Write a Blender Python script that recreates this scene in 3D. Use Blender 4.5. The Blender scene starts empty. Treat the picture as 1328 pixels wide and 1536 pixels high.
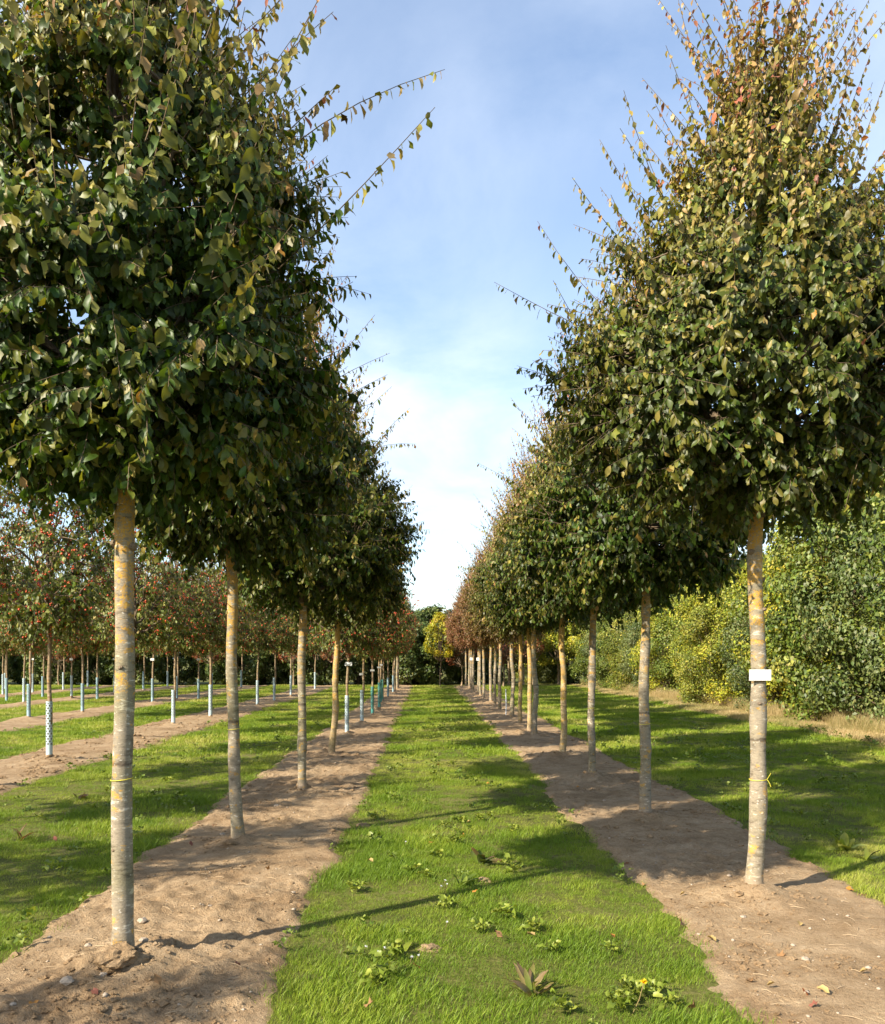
import bpy, math, random
import numpy as np
from mathutils import Vector, Matrix

# ------------------------------------------------------------------ camera
scene = bpy.context.scene
C = scene.collection
FPX, VPX, VPY = 1300.0, 640.0, 987.0          # focal length and vanishing point in photo pixels (1328 x 1536)
EYE = 1.6
cam_d = bpy.data.cameras.new('camera'); cam = bpy.data.objects.new('camera', cam_d); C.objects.link(cam)
cam.location = (0, 0, EYE); cam.rotation_euler = (math.radians(90), 0, 0)
cam_d.sensor_fit = 'HORIZONTAL'; cam_d.sensor_width = 36.0
cam_d.lens = 36.0 * FPX / 1328.0
cam_d.shift_x = (664 - VPX) / 1328.0; cam_d.shift_y = (VPY - 768) / 1328.0
cam_d.clip_start = 0.05; cam_d.clip_end = 3000
scene.camera = cam

# ------------------------------------------------------------------ sun and sky
SUN_EL, SHADOW_AZ = math.radians(33), math.radians(39)     # shadows run right and a little away
sund = Vector((-math.cos(SHADOW_AZ) * math.cos(SUN_EL), -math.sin(SHADOW_AZ) * math.cos(SUN_EL), math.sin(SUN_EL)))
world = bpy.data.worlds.new('World'); scene.world = world; world.use_nodes = True
wt = world.node_tree; wt.nodes.clear()
def wn(t): return wt.nodes.new(t)
sky = wn('ShaderNodeTexSky'); sky.sky_type = 'NISHITA'; sky.sun_disc = False
sky.sun_elevation = SUN_EL; sky.sun_rotation = math.atan2(sund.x, sund.y)
sky.air_density = 1.0; sky.dust_density = 0.9; sky.ozone_density = 1.3; sky.altitude = 50
tc = wn('ShaderNodeTexCoord'); sep = wn('ShaderNodeSeparateXYZ'); wt.links.new(tc.outputs['Generated'], sep.inputs[0])
def wm(op, a, b=None, c=None, clamp=False):
    n = wn('ShaderNodeMath'); n.operation = op; n.use_clamp = clamp
    for i, v in enumerate((a, b, c)):
        if v is None: continue
        if isinstance(v, (int, float)): n.inputs[i].default_value = v
        else: wt.links.new(v, n.inputs[i])
    return n.outputs[0]
zc = wm('ADD', wm('MAXIMUM', sep.outputs[2], 0.0), 0.12)
cmb = wn('ShaderNodeCombineXYZ')
wt.links.new(wm('DIVIDE', sep.outputs[0], zc), cmb.inputs[0]); wt.links.new(wm('DIVIDE', sep.outputs[1], zc), cmb.inputs[1])
mp = wn('ShaderNodeMapping'); wt.links.new(cmb.outputs[0], mp.inputs[0])
mp.inputs['Location'].default_value = (1.1, 8.8, 0); mp.inputs['Scale'].default_value = (0.8, 0.62, 1); mp.inputs['Rotation'].default_value = (0, 0, 0.35)
n1 = wn('ShaderNodeTexNoise'); n1.inputs['Scale'].default_value = 0.75; n1.inputs['Detail'].default_value = 3; n1.inputs['Roughness'].default_value = .5
n2 = wn('ShaderNodeTexNoise'); n2.inputs['Scale'].default_value = 2.1; n2.inputs['Detail'].default_value = 8; n2.inputs['Roughness'].default_value = .6; n2.inputs['Distortion'].default_value = .35
for n in (n1, n2): wt.links.new(mp.outputs[0], n.inputs['Vector'])
cl = wm('MULTIPLY', wm('MULTIPLY_ADD', n1.outputs['Fac'], 5.0, -2.05, True), wm('MULTIPLY_ADD', n2.outputs['Fac'], 2.6, -0.75, True))
cl = wm('MULTIPLY_ADD', cl, 0.80, 0.06)
mixc = wn('ShaderNodeMixRGB'); wt.links.new(cl, mixc.inputs[0]); wt.links.new(sky.outputs[0], mixc.inputs[1])
mixc.inputs[2].default_value = (4.1, 4.5, 5.05, 1)
bg = wn('ShaderNodeBackground'); bg.inputs['Strength'].default_value = 0.125
wt.links.new(mixc.outputs[0], bg.inputs['Color'])
wo = wn('ShaderNodeOutputWorld'); wt.links.new(bg.outputs[0], wo.inputs[0])
sun_d = bpy.data.lights.new('sun', 'SUN'); sun_d.energy = 4.9; sun_d.angle = math.radians(0.55); sun_d.color = (1.0, 0.90, 0.74)
sun = bpy.data.objects.new('sun', sun_d); C.objects.link(sun)
sun.rotation_euler = sund.to_track_quat('Z', 'Y').to_euler(); sun.location = (-10, -8, 20)
vs = scene.view_settings; vs.view_transform = 'Standard'; vs.look = 'None'; vs.gamma = 1.0; vs.use_curve_mapping = False
vs.exposure = 1.22
scene.cycles.max_bounces = 6; scene.cycles.diffuse_bounces = 3; scene.cycles.glossy_bounces = 2; scene.cycles.transmission_bounces = 4
scene.cycles.use_denoising = True

# ------------------------------------------------------------------ helpers
rng = np.random.default_rng(7)
def nrm(v): return v / np.maximum(np.linalg.norm(v, axis=-1, keepdims=True), 1e-9)
def pxm(x, y, z=.05):                          # the same on the top of an earth mound
    d = y - VPY
    return ((x - VPX) / d * (EYE - z), (EYE - z) * FPX / d)
def px(x, y):                                   # photo pixel on the ground -> world
    d = y - VPY
    return ((x - VPX) / d * EYE, EYE * FPX / d)

def mesh_np(name, V, faces, cols=None, smooth=True, mats=()):
    """V (n,3); faces: list of int arrays (m,3) or (m,4)."""
    me = bpy.data.meshes.new(name)
    V = np.ascontiguousarray(V, dtype=np.float32)
    me.vertices.add(len(V)); me.vertices.foreach_set('co', V.ravel())
    faces = [np.asarray(f, dtype=np.int32) for f in faces if len(f)]
    li = np.concatenate([f.ravel() for f in faces]); tot = np.concatenate([np.full(len(f), f.shape[1], np.int32) for f in faces])
    start = np.concatenate([[0], np.cumsum(tot)[:-1]]).astype(np.int32)
    me.loops.add(len(li)); me.loops.foreach_set('vertex_index', li)
    me.polygons.add(len(tot)); me.polygons.foreach_set('loop_start', start); me.polygons.foreach_set('loop_total', tot)
    me.update(calc_edges=True)
    me.polygons.foreach_set('use_smooth', np.full(len(tot), bool(smooth), dtype=bool))
    if cols is not None:
        a = me.color_attributes.new('tint', 'FLOAT_COLOR', 'POINT')
        c4 = np.ones((len(V), 4), np.float32); c4[:, :cols.shape[1]] = cols
        a.data.foreach_set('color', c4.ravel())
    for m in mats: me.materials.append(m)
    return me
def obj(name, me, parent=None, loc=None, kind=None):
    o = bpy.data.objects.new(name, me); C.objects.link(o)
    if parent is not None: o.parent = parent
    if loc is not None: o.location = loc
    if kind: o['kind'] = kind
    return o
def tag(o, label, cat, group=None, kind=None):
    o['label'] = label; o['category'] = cat
    if group: o['group'] = group
    if kind: o['kind'] = kind
    return o
def thing(name, label, cat, loc=(0, 0, 0), rz=0.0, group=None, scale=1.0):
    o = bpy.data.objects.new(name, None); C.objects.link(o); o.location = loc; o.rotation_euler = (0, 0, rz); o.scale = (scale,) * 3
    o.empty_display_size = .2
    return tag(o, label, cat, group)

# value noise
_lat = np.random.default_rng(3).random((256, 256))
def vnoise(x, y, s, off=0):
    x = np.asarray(x) / s + 37.3 + off * 11.7; y = np.asarray(y) / s + 91.1 + off * 5.3
    xi = np.floor(x).astype(int); yi = np.floor(y).astype(int); fx = x - xi; fy = y - yi
    fx = fx * fx * (3 - 2 * fx); fy = fy * fy * (3 - 2 * fy)
    g = lambda a, b: _lat[a % 256, b % 256]
    return (g(xi, yi) * (1 - fx) + g(xi + 1, yi) * fx) * (1 - fy) + (g(xi, yi + 1) * (1 - fx) + g(xi + 1, yi + 1) * fx) * fy - .5

def tubes(P, R, sides=5):
    """P (n,k,3) polylines, R (n,k) radii -> verts, quads"""
    n, k, _ = P.shape
    T = np.gradient(P, axis=1); T = nrm(T)
    ref = np.where(np.abs(T[..., 2:3]) > .9, np.array([1., 0, 0]), np.array([0, 0, 1.]))
    U = nrm(np.cross(T, ref)); W = np.cross(T, U)
    a = np.arange(sides) * 2 * np.pi / sides
    V = P[:, :, None] + R[:, :, None, None] * (np.cos(a)[None, None, :, None] * U[:, :, None] + np.sin(a)[None, None, :, None] * W[:, :, None])
    idx = np.arange(n * k * sides).reshape(n, k, sides)
    a0 = idx[:, :-1]; a1 = idx[:, 1:]
    Q = np.stack([a0, np.roll(a0, -1, 2), np.roll(a1, -1, 2), a1], -1).reshape(-1, 4)
    return V.reshape(-1, 3), Q

# leaf templates: (t along, w across, z off), faces
def leaf_tmpl(fine=True):
    if fine == 'mid':
        return (np.array([0, .36, .36, .36, .76, .78, .76, 1.05]), np.array([0, -.42, 0, .42, -.44, 0, .44, 0]), np.array([0, .10, 0, .10, .10, 0, .10, -.02]),
                np.array([(0, 2, 1), (0, 3, 2), (7, 4, 5), (7, 5, 6)]), np.array([(1, 2, 5, 4), (2, 3, 6, 5)]))
    if fine:
        t = [0, .24, .24, .24, .50, .52, .50, .70, .74, .70, .88, .90, .88, 1.06]
        w = [0, -.30, 0, .30, -.47, 0, .47, -.50, 0, .50, -.26, 0, .26, 0]
        z = [0, .07, 0, .07, .13, 0, .13, .12, 0, .12, .06, 0, .06, -.03]
        tri = [(0, 2, 1), (0, 3, 2), (13, 10, 11), (13, 11, 12)]
        quad = [(1, 2, 5, 4), (2, 3, 6, 5), (4, 5, 8, 7), (5, 6, 9, 8), (7, 8, 11, 10), (8, 9, 12, 11)]
    else:
        t = [0, .45, .5, .45, 1.0]; w = [0, -.5, 0, .5, 0]; z = [0, .08, 0, .08, 0]
        tri = [(0, 2, 1), (0, 3, 2), (4, 1, 2), (4, 2, 3)]; quad = []
    return np.array(t), np.array(w), np.array(z), np.array(tri), np.array(quad).reshape(-1, 4)
def leaf_verts(P, D, N, S, W, curl, tm, r, wave=.06):
    t, w, z, tri, quad = tm
    D = nrm(D); T = nrm(np.cross(N, D)); N = np.cross(D, T)
    n, k = len(P), len(t)
    wz = r.normal(0, wave, (n, k)) * (np.abs(w) > 0)
    ww = w[None] * W[:, None] * (1 + r.normal(0, .17, (n, k)))
    tt = np.repeat(t[None], n, 0)
    zz = z[None] * r.normal(1.1, .8, (n, 1)) * W[:, None] + wz - curl[:, None] * tt ** 2 + (r.normal(0, .22, (n, 1)) * tt) * w[None]
    V = P[:, None] + S[:, None, None] * (tt[..., None] * D[:, None] + ww[..., None] * T[:, None] + zz[..., None] * N[:, None])
    off = (np.arange(n) * k)[:, None, None]
    F = [(tri[None] + off).reshape(-1, 3)]
    if len(quad): F.append((quad[None] + off).reshape(-1, 4))
    return V.reshape(-1, 3), F, k
def leaf_mesh(name, P, D, N, S, W, curl, col, mat, fine, r, wave=.06):
    V, F, k = leaf_verts(P, D, N, S, W, curl, leaf_tmpl(fine), r, wave)
    return mesh_np(name, V, F, np.repeat(col, k, 0), True, [mat])

# ------------------------------------------------------------------ materials
class NT:
    def __init__(s, name):
        s.m = bpy.data.materials.new(name); s.m.use_nodes = True; s.t = s.m.node_tree; s.t.nodes.clear()
    def n(s, t, **k):
        nd = s.t.nodes.new(t)
        for a, b in k.items(): setattr(nd, a, b)
        return nd
    def l(s, a, b): s.t.links.new(a, b)
    def set(s, nd, **k):
        for a, v in k.items():
            i = nd.inputs[a.replace('_', ' ')] if a.replace('_', ' ') in nd.inputs else nd.inputs[a]
            if hasattr(v, 'is_output'): s.l(v, i)
            else: i.default_value = v
        return nd
    def noise(s, vec, scale, detail=4, rough=.55, dist=0):
        nd = s.n('ShaderNodeTexNoise'); s.l(vec, nd.inputs['Vector'])
        nd.inputs['Scale'].default_value = scale; nd.inputs['Detail'].default_value = detail; nd.inputs['Roughness'].default_value = rough; nd.inputs['Distortion'].default_value = dist
        return nd.outputs['Fac']
    def ramp(s, fac, stops):
        nd = s.n('ShaderNodeValToRGB'); s.l(fac, nd.inputs[0]); e = nd.color_ramp.elements
        while len(e) < len(stops): e.new(.5)
        for el, (p, c) in zip(e, stops): el.position = p; el.color = (*c, 1) if len(c) == 3 else c
        return nd.outputs[0]
    def mix(s, f, a, b, mode='MIX'):
        nd = s.n('ShaderNodeMixRGB', blend_type=mode)
        for i, v in enumerate((f, a, b)):
            if hasattr(v, 'is_output'): s.l(v, nd.inputs[i])
            elif isinstance(v, (int, float)): nd.inputs[i].default_value = v
            else: nd.inputs[i].default_value = (*v, 1)
        return nd.outputs[0]
    def math(s, op, a, b=0.0, c=None, clamp=False):
        nd = s.n('ShaderNodeMath', operation=op, use_clamp=clamp)
        for i, v in enumerate((a, b, c)):
            if v is None: continue
            if hasattr(v, 'is_output'): s.l(v, nd.inputs[i])
            else: nd.inputs[i].default_value = v
        return nd.outputs[0]
    def bump(s, h, strength, dist):
        nd = s.n('ShaderNodeBump'); nd.inputs['Strength'].default_value = strength; nd.inputs['Distance'].default_value = dist; s.l(h, nd.inputs['Height']); return nd.outputs[0]
    def out(s, sh):
        o = s.n('ShaderNodeOutputMaterial'); s.l(sh, o.inputs[0]); return s.m
    def pr(s, col, rough=.6, spec=.4, normal=None):
        p = s.n('ShaderNodeBsdfPrincipled')
        if hasattr(col, 'is_output'): s.l(col, p.inputs['Base Color'])
        else: p.inputs['Base Color'].default_value = (*col, 1)
        if hasattr(rough, 'is_output'): s.l(rough, p.inputs['Roughness'])
        else: p.inputs['Roughness'].default_value = rough
        p.inputs['Specular IOR Level'].default_value = spec
        if normal is not None: s.l(normal, p.inputs['Normal'])
        return p.outputs[0]

def mat_leaf(name, rough=.38, spec=.5, trans=.22, autumn=None, grain=60):
    """leaf colour from the mesh's tint; the object's own colour (r) = how far the tree has turned"""
    t = NT(name)
    at = t.n('ShaderNodeAttribute', attribute_name='tint'); col = at.outputs['Color']
    tcn = t.n('ShaderNodeTexCoord')
    nz = t.noise(tcn.outputs['Object'], grain, 3)
    if autumn:
        oi = t.n('ShaderNodeObjectInfo'); sp = t.n('ShaderNodeSeparateColor'); t.l(oi.outputs['Color'], sp.inputs[0])
        f = t.noise(tcn.outputs['Object'], 9, 4, .7)
        f = t.math('MULTIPLY', t.math('MULTIPLY_ADD', f, 5.0, -1.6, True), sp.outputs[0], None, True)
        aut = t.ramp(t.noise(tcn.outputs['Object'], 23, 2), [(.3, autumn[0]), (.5, autumn[1]), (.68, autumn[2])])
        col = t.mix(f, col, aut)
    col = t.mix(t.math('MULTIPLY_ADD', nz, .9, -.2, True), t.mix(1, col, (.72, .72, .72), 'MULTIPLY'), t.mix(1, col, (1.25, 1.2, 1.1), 'MULTIPLY'))
    p = t.pr(col, rough, spec)
    tr = t.n('ShaderNodeBsdfTranslucent'); t.l(t.mix(1, col, (1.5, 1.45, .55), 'MULTIPLY'), tr.inputs[0])
    ms = t.n('ShaderNodeMixShader'); ms.inputs[0].default_value = trans; t.l(p, ms.inputs[1]); t.l(tr.outputs[0], ms.inputs[2])
    return t.out(ms.outputs[0])

M = {}
M['leaf'] = mat_leaf('ironwood_leaf', .46, .34, .28, [(.25, .055, .04), (.30, .125, .065), (.18, .12, .04)])
M['apple_leaf'] = mat_leaf('crab_leaf', .5, .35, .25)
M['shrub_leaf'] = mat_leaf('shrub_leaf', .5, .4, .25)
M['weed_leaf'] = mat_leaf('weed_leaf', .45, .4, .28, None, 40)

def mat_bark(name, lichen_lo=1.25, lichen=1.0, base=((.16, .135, .10), (.295, .258, .196), (.56, .52, .43))):
    t = NT(name); tcn = t.n('ShaderNodeTexCoord'); oi = t.n('ShaderNodeObjectInfo')
    add = t.n('ShaderNodeVectorMath', operation='ADD'); t.l(tcn.outputs['Object'], add.inputs[0])
    rv = t.n('ShaderNodeCombineXYZ'); 
    for i in range(3): t.l(t.math('MULTIPLY', oi.outputs['Random'], 3.0 + 7 * i), rv.inputs[i])
    t.l(rv.outputs[0], add.inputs[1]); v = add.outputs[0]
    st = t.n('ShaderNodeMapping'); t.l(v, st.inputs[0]); st.inputs['Scale'].default_value = (1, 1, 3.2)
    st2 = t.n('ShaderNodeMapping'); t.l(v, st2.inputs[0]); st2.inputs['Scale'].default_value = (1, 1, 1.8)
    big = t.noise(st2.outputs[0], 5, 3, .6); band = t.noise(st.outputs[0], 11, 6, .68, .2); fine = t.noise(st.outputs[0], 60, 4, .6)
    f = t.math('ADD', t.math('MULTIPLY', band, .75), t.math('MULTIPLY', big, .25))
    col = t.ramp(f, [(.38, base[0]), (.47, base[1]), (.56, base[1]), (.61, base[2])])
    col = t.mix(t.math('MULTIPLY_ADD', t.noise(st2.outputs[0], 2.3, 3), 3, -1.3, True), col, t.mix(1, col, (.80, .85, .68), 'MULTIPLY'))
    col = t.mix(.35, col, t.ramp(fine, [(.3, (.10, .075, .05)), (.7, (.55, .48, .38))]), 'OVERLAY')
    sx = t.n('ShaderNodeSeparateXYZ'); t.l(tcn.outputs['Object'], sx.inputs[0])
    # earth splash near the foot
    foot = t.math('MULTIPLY_ADD', t.math('ADD', sx.outputs[2], t.math('MULTIPLY_ADD', t.noise(v, 14, 3), .25, -.12)), -5.5, 1.25, True)
    col = t.mix(t.math('MULTIPLY', foot, .8), col, (.33, .235, .155))
    # orange lichen up the stem
    lm = t.math('MULTIPLY_ADD', sx.outputs[2], .55, -.55 * lichen_lo, True)
    ln = t.math('MULTIPLY_ADD', t.noise(st2.outputs[0], 9, 6, .7), 1.0, 0)
    lf = t.math('MULTIPLY_ADD', t.math('ADD', ln, t.math('MULTIPLY', lm, .22)), 18, -10.1, True)
    lf = t.math('MULTIPLY', lf, t.math('MULTIPLY_ADD', t.noise(v, 90, 4, .75), 5.0, -1.9, True))
    lf = t.math('MULTIPLY', lf, lichen)
    col = t.mix(t.math('MULTIPLY', lf, .9), col, t.mix(t.noise(v, 40, 2), (.50, .22, .015), (.58, .36, .04)))
    # dark ring scar round the stem about a metre up
    rz = t.math('ABSOLUTE', t.math('ADD', sx.outputs[2], t.math('MULTIPLY_ADD', t.noise(v, 20, 2), .05, -1.085)))
    col = t.mix(t.math('MULTIPLY', t.math('MULTIPLY_ADD', rz, -90, 1.3, True), .75), col, (.07, .05, .035))
    spots = t.math('MULTIPLY_ADD', t.noise(st2.outputs[0], 34, 3, .5), 14, -9.0, True)
    col = t.mix(t.math('MULTIPLY', spots, .6), col, (.62, .58, .49))
    h = t.math('ADD', t.math('MULTIPLY', band, .6), t.math('MULTIPLY', fine, .4))
    return t.out(t.pr(col, .85, .15, t.bump(h, .6, .015)))
M['bark'] = mat_bark('ironwood_bark', 1.2, 1.0)
M['bark_lichen'] = mat_bark('lichen_bark', .5, .85, ((.24, .18, .10), (.40, .31, .18), (.55, .46, .30)))
M['bark_apple'] = mat_bark('crab_bark', 1.3, .55, ((.15, .11, .07), (.28, .21, .14), (.44, .37, .26)))

def mat_simple(name, c, rough=.6, spec=.4, var=.25, scale=20, bump=0.0):
    t = NT(name); v = t.n('ShaderNodeTexCoord').outputs['Object']
    nz = t.noise(v, scale, 5, .6)
    col = t.mix(nz, tuple(x * (1 - var) for x in c), tuple(min(1, x * (1 + var)) for x in c))
    return t.out(t.pr(col, rough, spec, t.bump(nz, bump, .01) if bump else None))
M['twig'] = mat_simple('twig_bark', (.13, .095, .06), .75, .2, .4, 40)
M['twine'] = mat_simple('yellow_twine', (.62, .55, .06), .6, .3, .2, 80)
M['tag_white'] = mat_simple('white_card', (.86, .86, .84), .45, .4, .04, 30)
M['tag_print'] = mat_simple('grey_print', (.42, .42, .44), .6, .2, .1, 60)
M['guard_white'] = mat_simple('white_guard', (.42, .52, .54), .5, .35, .25, 12)
M['guard_blue'] = mat_simple('blue_guard', (.26, .38, .42), .5, .35, .25, 12)
M['guard_teal'] = mat_simple('teal_guard', (.07, .26, .23), .4, .4, .2, 9)
M['fruit'] = mat_simple('crab_fruit', (.52, .075, .025), .35, .45, .4, 6)
M['stone'] = mat_simple('pale_stone', (.34, .275, .205), .75, .3, .3, 30, .3)
M['stake'] = mat_simple('pale_stake', (.62, .65, .68), .5, .4, .12, 20)
M['petal_yellow'] = mat_simple('yellow_petal', (.80, .50, .01), .6, .2, .1, 50)
M['petal_white'] = mat_simple('white_petal', (.8, .8, .8), .6, .2, .05, 50)

def mat_soil(name, clod=False):
    t = NT(name); v = t.n('ShaderNodeNewGeometry').outputs['Position']
    a = t.noise(v, 1.3, 4, .6); b = t.noise(v, 7, 6, .65); c = t.noise(v, 42, 5, .65); d = t.noise(v, 160, 3, .6)
    f = t.math('ADD', t.math('ADD', t.math('MULTIPLY', a, .35), t.math('MULTIPLY', b, .35)), t.math('MULTIPLY', c, .30))
    col = t.ramp(f, [(.34, (.185, .122, .066)), (.46, (.30, .208, .118)), (.56, (.40, .29, .175)), (.66, (.51, .39, .255))])
    col = t.mix(.3, col, t.ramp(d, [(.3, (.22, .2, .18)), (.7, (.75, .72, .68))]), 'OVERLAY')
    if clod: col = t.mix(1, col, (.88, .86, .84), 'MULTIPLY')
    damp = t.math('MULTIPLY_ADD', t.noise(v, .9, 5, .65, .4), 5, -2.5, True)
    col = t.mix(damp, col, t.mix(1, col, (.76, .71, .66), 'MULTIPLY'))
    h = t.math('ADD', t.math('MULTIPLY', c, .6), t.math('MULTIPLY', d, .4))
    return t.out(t.pr(col, .93, .12, t.bump(h, .9, .035)))
M['soil'] = mat_soil('bare_soil'); M['clod'] = mat_soil('soil_clod', True)
def mat_ground():
    t = NT('grass_ground'); v = t.n('ShaderNodeNewGeometry').outputs['Position']
    a = t.noise(v, .8, 5, .6); b = t.noise(v, 25, 5, .7)
    col = t.ramp(t.math('ADD', t.math('MULTIPLY', a, .5), t.math('MULTIPLY', b, .5)), [(.35, (.05, .06, .014)), (.5, (.11, .115, .026)), (.66, (.20, .17, .07))])
    return t.out(t.pr(col, .9, .1, t.bump(b, .8, .03)))
M['ground'] = mat_ground()
def mat_grass(name, stops):
    t = NT(name)
    at = t.n('ShaderNodeAttribute', attribute_name='gt', attribute_type='INSTANCER'); sp = t.n('ShaderNodeSeparateColor'); t.l(at.outputs['Color'], sp.inputs[0])
    tn = t.n('ShaderNodeAttribute', attribute_name='tint')
    s2 = t.n('ShaderNodeSeparateColor'); t.l(tn.outputs['Color'], s2.inputs[0])
    f = t.math('ADD', t.math('MULTIPLY', sp.outputs[0], .62), t.math('MULTIPLY', s2.outputs[0], .38), None, True)
    col = t.ramp(f, stops)
    p = t.pr(col, .5, .25); tr = t.n('ShaderNodeBsdfTranslucent'); t.l(t.mix(1, col, (1.3, 1.3, .6), 'MULTIPLY'), tr.inputs[0])
    ms = t.n('ShaderNodeMixShader'); ms.inputs[0].default_value = .3; t.l(p, ms.inputs[1]); t.l(tr.outputs[0], ms.inputs[2])
    return t.out(ms.outputs[0])
M['grass'] = mat_grass('lawn_grass', [(.0, (.085, .155, .012)), (.3, (.158, .238, .018)), (.55, (.250, .315, .030)), (.8, (.375, .38, .075)), (1., (.54, .46, .20))])
M['dry_grass'] = mat_grass('straw_grass', [(.0, (.17, .18, .05)), (.4, (.36, .30, .13)), (.75, (.47, .35, .18)), (1., (.58, .45, .27))])

# ------------------------------------------------------------------ ground
g = 1500.0
xs = np.concatenate([[-g, -300, -80], np.linspace(-40, 40, 81), [80, 300, g]]); ys = np.concatenate([[-g, -100, -20], np.linspace(-8, 120, 129), [300, g]])
X, Y = np.meshgrid(xs, ys, indexing='ij'); Z = np.zeros_like(X)
idx = np.arange(X.size).reshape(X.shape)
Q = np.stack([idx[:-1, :-1], idx[1:, :-1], idx[1:, 1:], idx[:-1, 1:]], -1).reshape(-1, 4)
ground = obj('ground', mesh_np('ground', np.stack([X, Y, Z], -1).reshape(-1, 3), [Q], None, True, [M['ground']]), kind='structure')
ground['label'] = 'level green nursery field between the tree rows'

BEDS = {'L': (-2.27, -0.74), 'R': (1.45, 3.02), 'A': (-6.7, -5.0), 'B': (-10.6, -9.0), 'D': (-14.6, -13.0), 'E': (-18.6, -17.0)}
# tree feet (world x, y) measured on the photograph
LEFT = [pxm(184, 1440), pxm(358, 1262), pxm(453, 1187), pxm(497, 1132)]
RIGHT = [pxm(1130, 1338), pxm(968, 1222), pxm(888, 1165), pxm(843, 1131), pxm(802, 1104)]
RIGHT += [(2.2 + .05 * math.sin(i * 2.1), 18.0 + 2.45 * (i - 5) + .2 * math.sin(i * 1.7)) for i in range(5, 18)]
SAPL = [px(521, 1106), px(543, 1089), px(559, 1077), px(569, 1068)] + [(-1.55 + .06 * math.sin(i * 3.3), 28.8 + 2.5 * (i - 4)) for i in range(4, 9)]
LEFTFAR = [(-1.5 + .05 * math.sin(i * 1.3), 41.0 + 1.9 * i) for i in range(4)]
ROWA = [(-5.9, -2.2), (-6.0, .2), (-6.1, 3.9), (-5.8, 7.3), (-5.8, 10.2), px(74, 1145), (-5.75, 16.9), px(260, 1090), px(316, 1080), (-5.6, 25.2), (-5.5, 28.2), (-5.45, 31.0), (-5.4, 34.5), (-5.4, 38.0), (-5.4, 42.0)]
ROWB = [px(43, 1081), px(124, 1073), (-9.7, 27.3), px(229, 1057), (-9.4, 32.6), px(298, 1049), (-9.3, 37.5), (-9.3, 40.5), (-9.3, 43.5)]
ROWD = [px(10, 1052), px(36, 1058), px(64, 1046), (-13.6, 33.2), px(146, 1050), (-13.5, 37.5), (-13.4, 41), (-13.3, 44.5)]
ROWE = [(-17.6, 36.0), (-17.5, 38.5), (-17.4, 41.5), (-17.4, 44.5)]
ROWF = [(-21.5, 41.0), (-21.4, 44.0)]
FEET = {'L': LEFT + SAPL + LEFTFAR, 'R': RIGHT, 'A': ROWA, 'B': ROWB, 'D': ROWD, 'E': ROWE}

def bed_h(X, Y, key):
    x0, x1 = BEDS[key]
    e = .16 * vnoise(X * 0 + (1 if key == 'L' else 5), Y, .55, 1) + .10 * vnoise(X, Y, .16, 2) + .05 * vnoise(X, Y, .06, 4)
    d = np.minimum(X - x0, x1 - X) + e
    edge = np.clip(d / .10, -1, 1)
    base = np.where(edge < 0, edge * .05, .028 * np.minimum(1, edge * 1.2))
    wobble = .030 * vnoise(X, Y, .7, 5) + .022 * vnoise(X, Y, .22, 6)
    cl = vnoise(X, Y, .9, 9)
    rough = np.clip(cl * 3 + .6, .15, 1.2)
    wobble = wobble + rough * (.036 * vnoise(X, Y, .085, 7) + .026 * vnoise(X, Y, .038, 8))
    h = base + wobble * np.clip(edge, 0, 1)
    h = np.where(edge > .2, np.maximum(h, .006), h)
    for fx, fy in FEET[key]:
        r2 = ((X - fx) / (.30 * (1 + .5 * vnoise(X, Y, .2, 11)))) ** 2 + ((Y - fy) / (.27 * (1 + .5 * vnoise(X, Y, .2, 12)))) ** 2
        h = h + (.075 + .05 * vnoise(X, Y, .07, 13) + .05 * vnoise(X, Y, .16, 14)) * np.exp(-r2)
    return h
BEDNAME = {'L': 'bare soil bed under the green trees beside the red-fruited rows', 'R': 'bare soil bed under the green trees on the hedge side',
           'A': 'bare soil bed of the first red-fruited row', 'B': 'bare soil bed of the second red-fruited row', 'D': 'bare soil bed of the third red-fruited row', 'E': 'bare soil bed of the last red-fruited row'}
for key, (x0, x1) in BEDS.items():
    near = key in 'LR'
    dx = .026 if near else .07
    y, yl = (2.2 if near else (-3 if key == 'A' else 15)), []
    while y < 50: yl.append(y); y += max(.028, .0062 * y) if near else max(.09, .012 * y)
    xs = np.arange(x0 - .3, x1 + .3, dx); X, Y = np.meshgrid(xs, np.array(yl), indexing='ij')
    Z = bed_h(X, Y, key)
    idx = np.arange(X.size).reshape(X.shape)
    Q = np.stack([idx[:-1, :-1], idx[1:, :-1], idx[1:, 1:], idx[:-1, 1:]], -1).reshape(-1, 4)
    keep = (Z.ravel()[Q].max(1) > -.035); Q = Q[keep]
    o = obj('soil_bed', mesh_np('soil_bed', np.stack([X, Y, Z], -1).reshape(-1, 3), [Q], None, True, [M['soil']]), kind='structure')
    o['label'] = BEDNAME[key]
def bed_z(x, y):
    for k, (a, b) in BEDS.items():
        if a < x < b: return float(bed_h(np.array([x]), np.array([y]), k)[0])
    return 0.0
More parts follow.
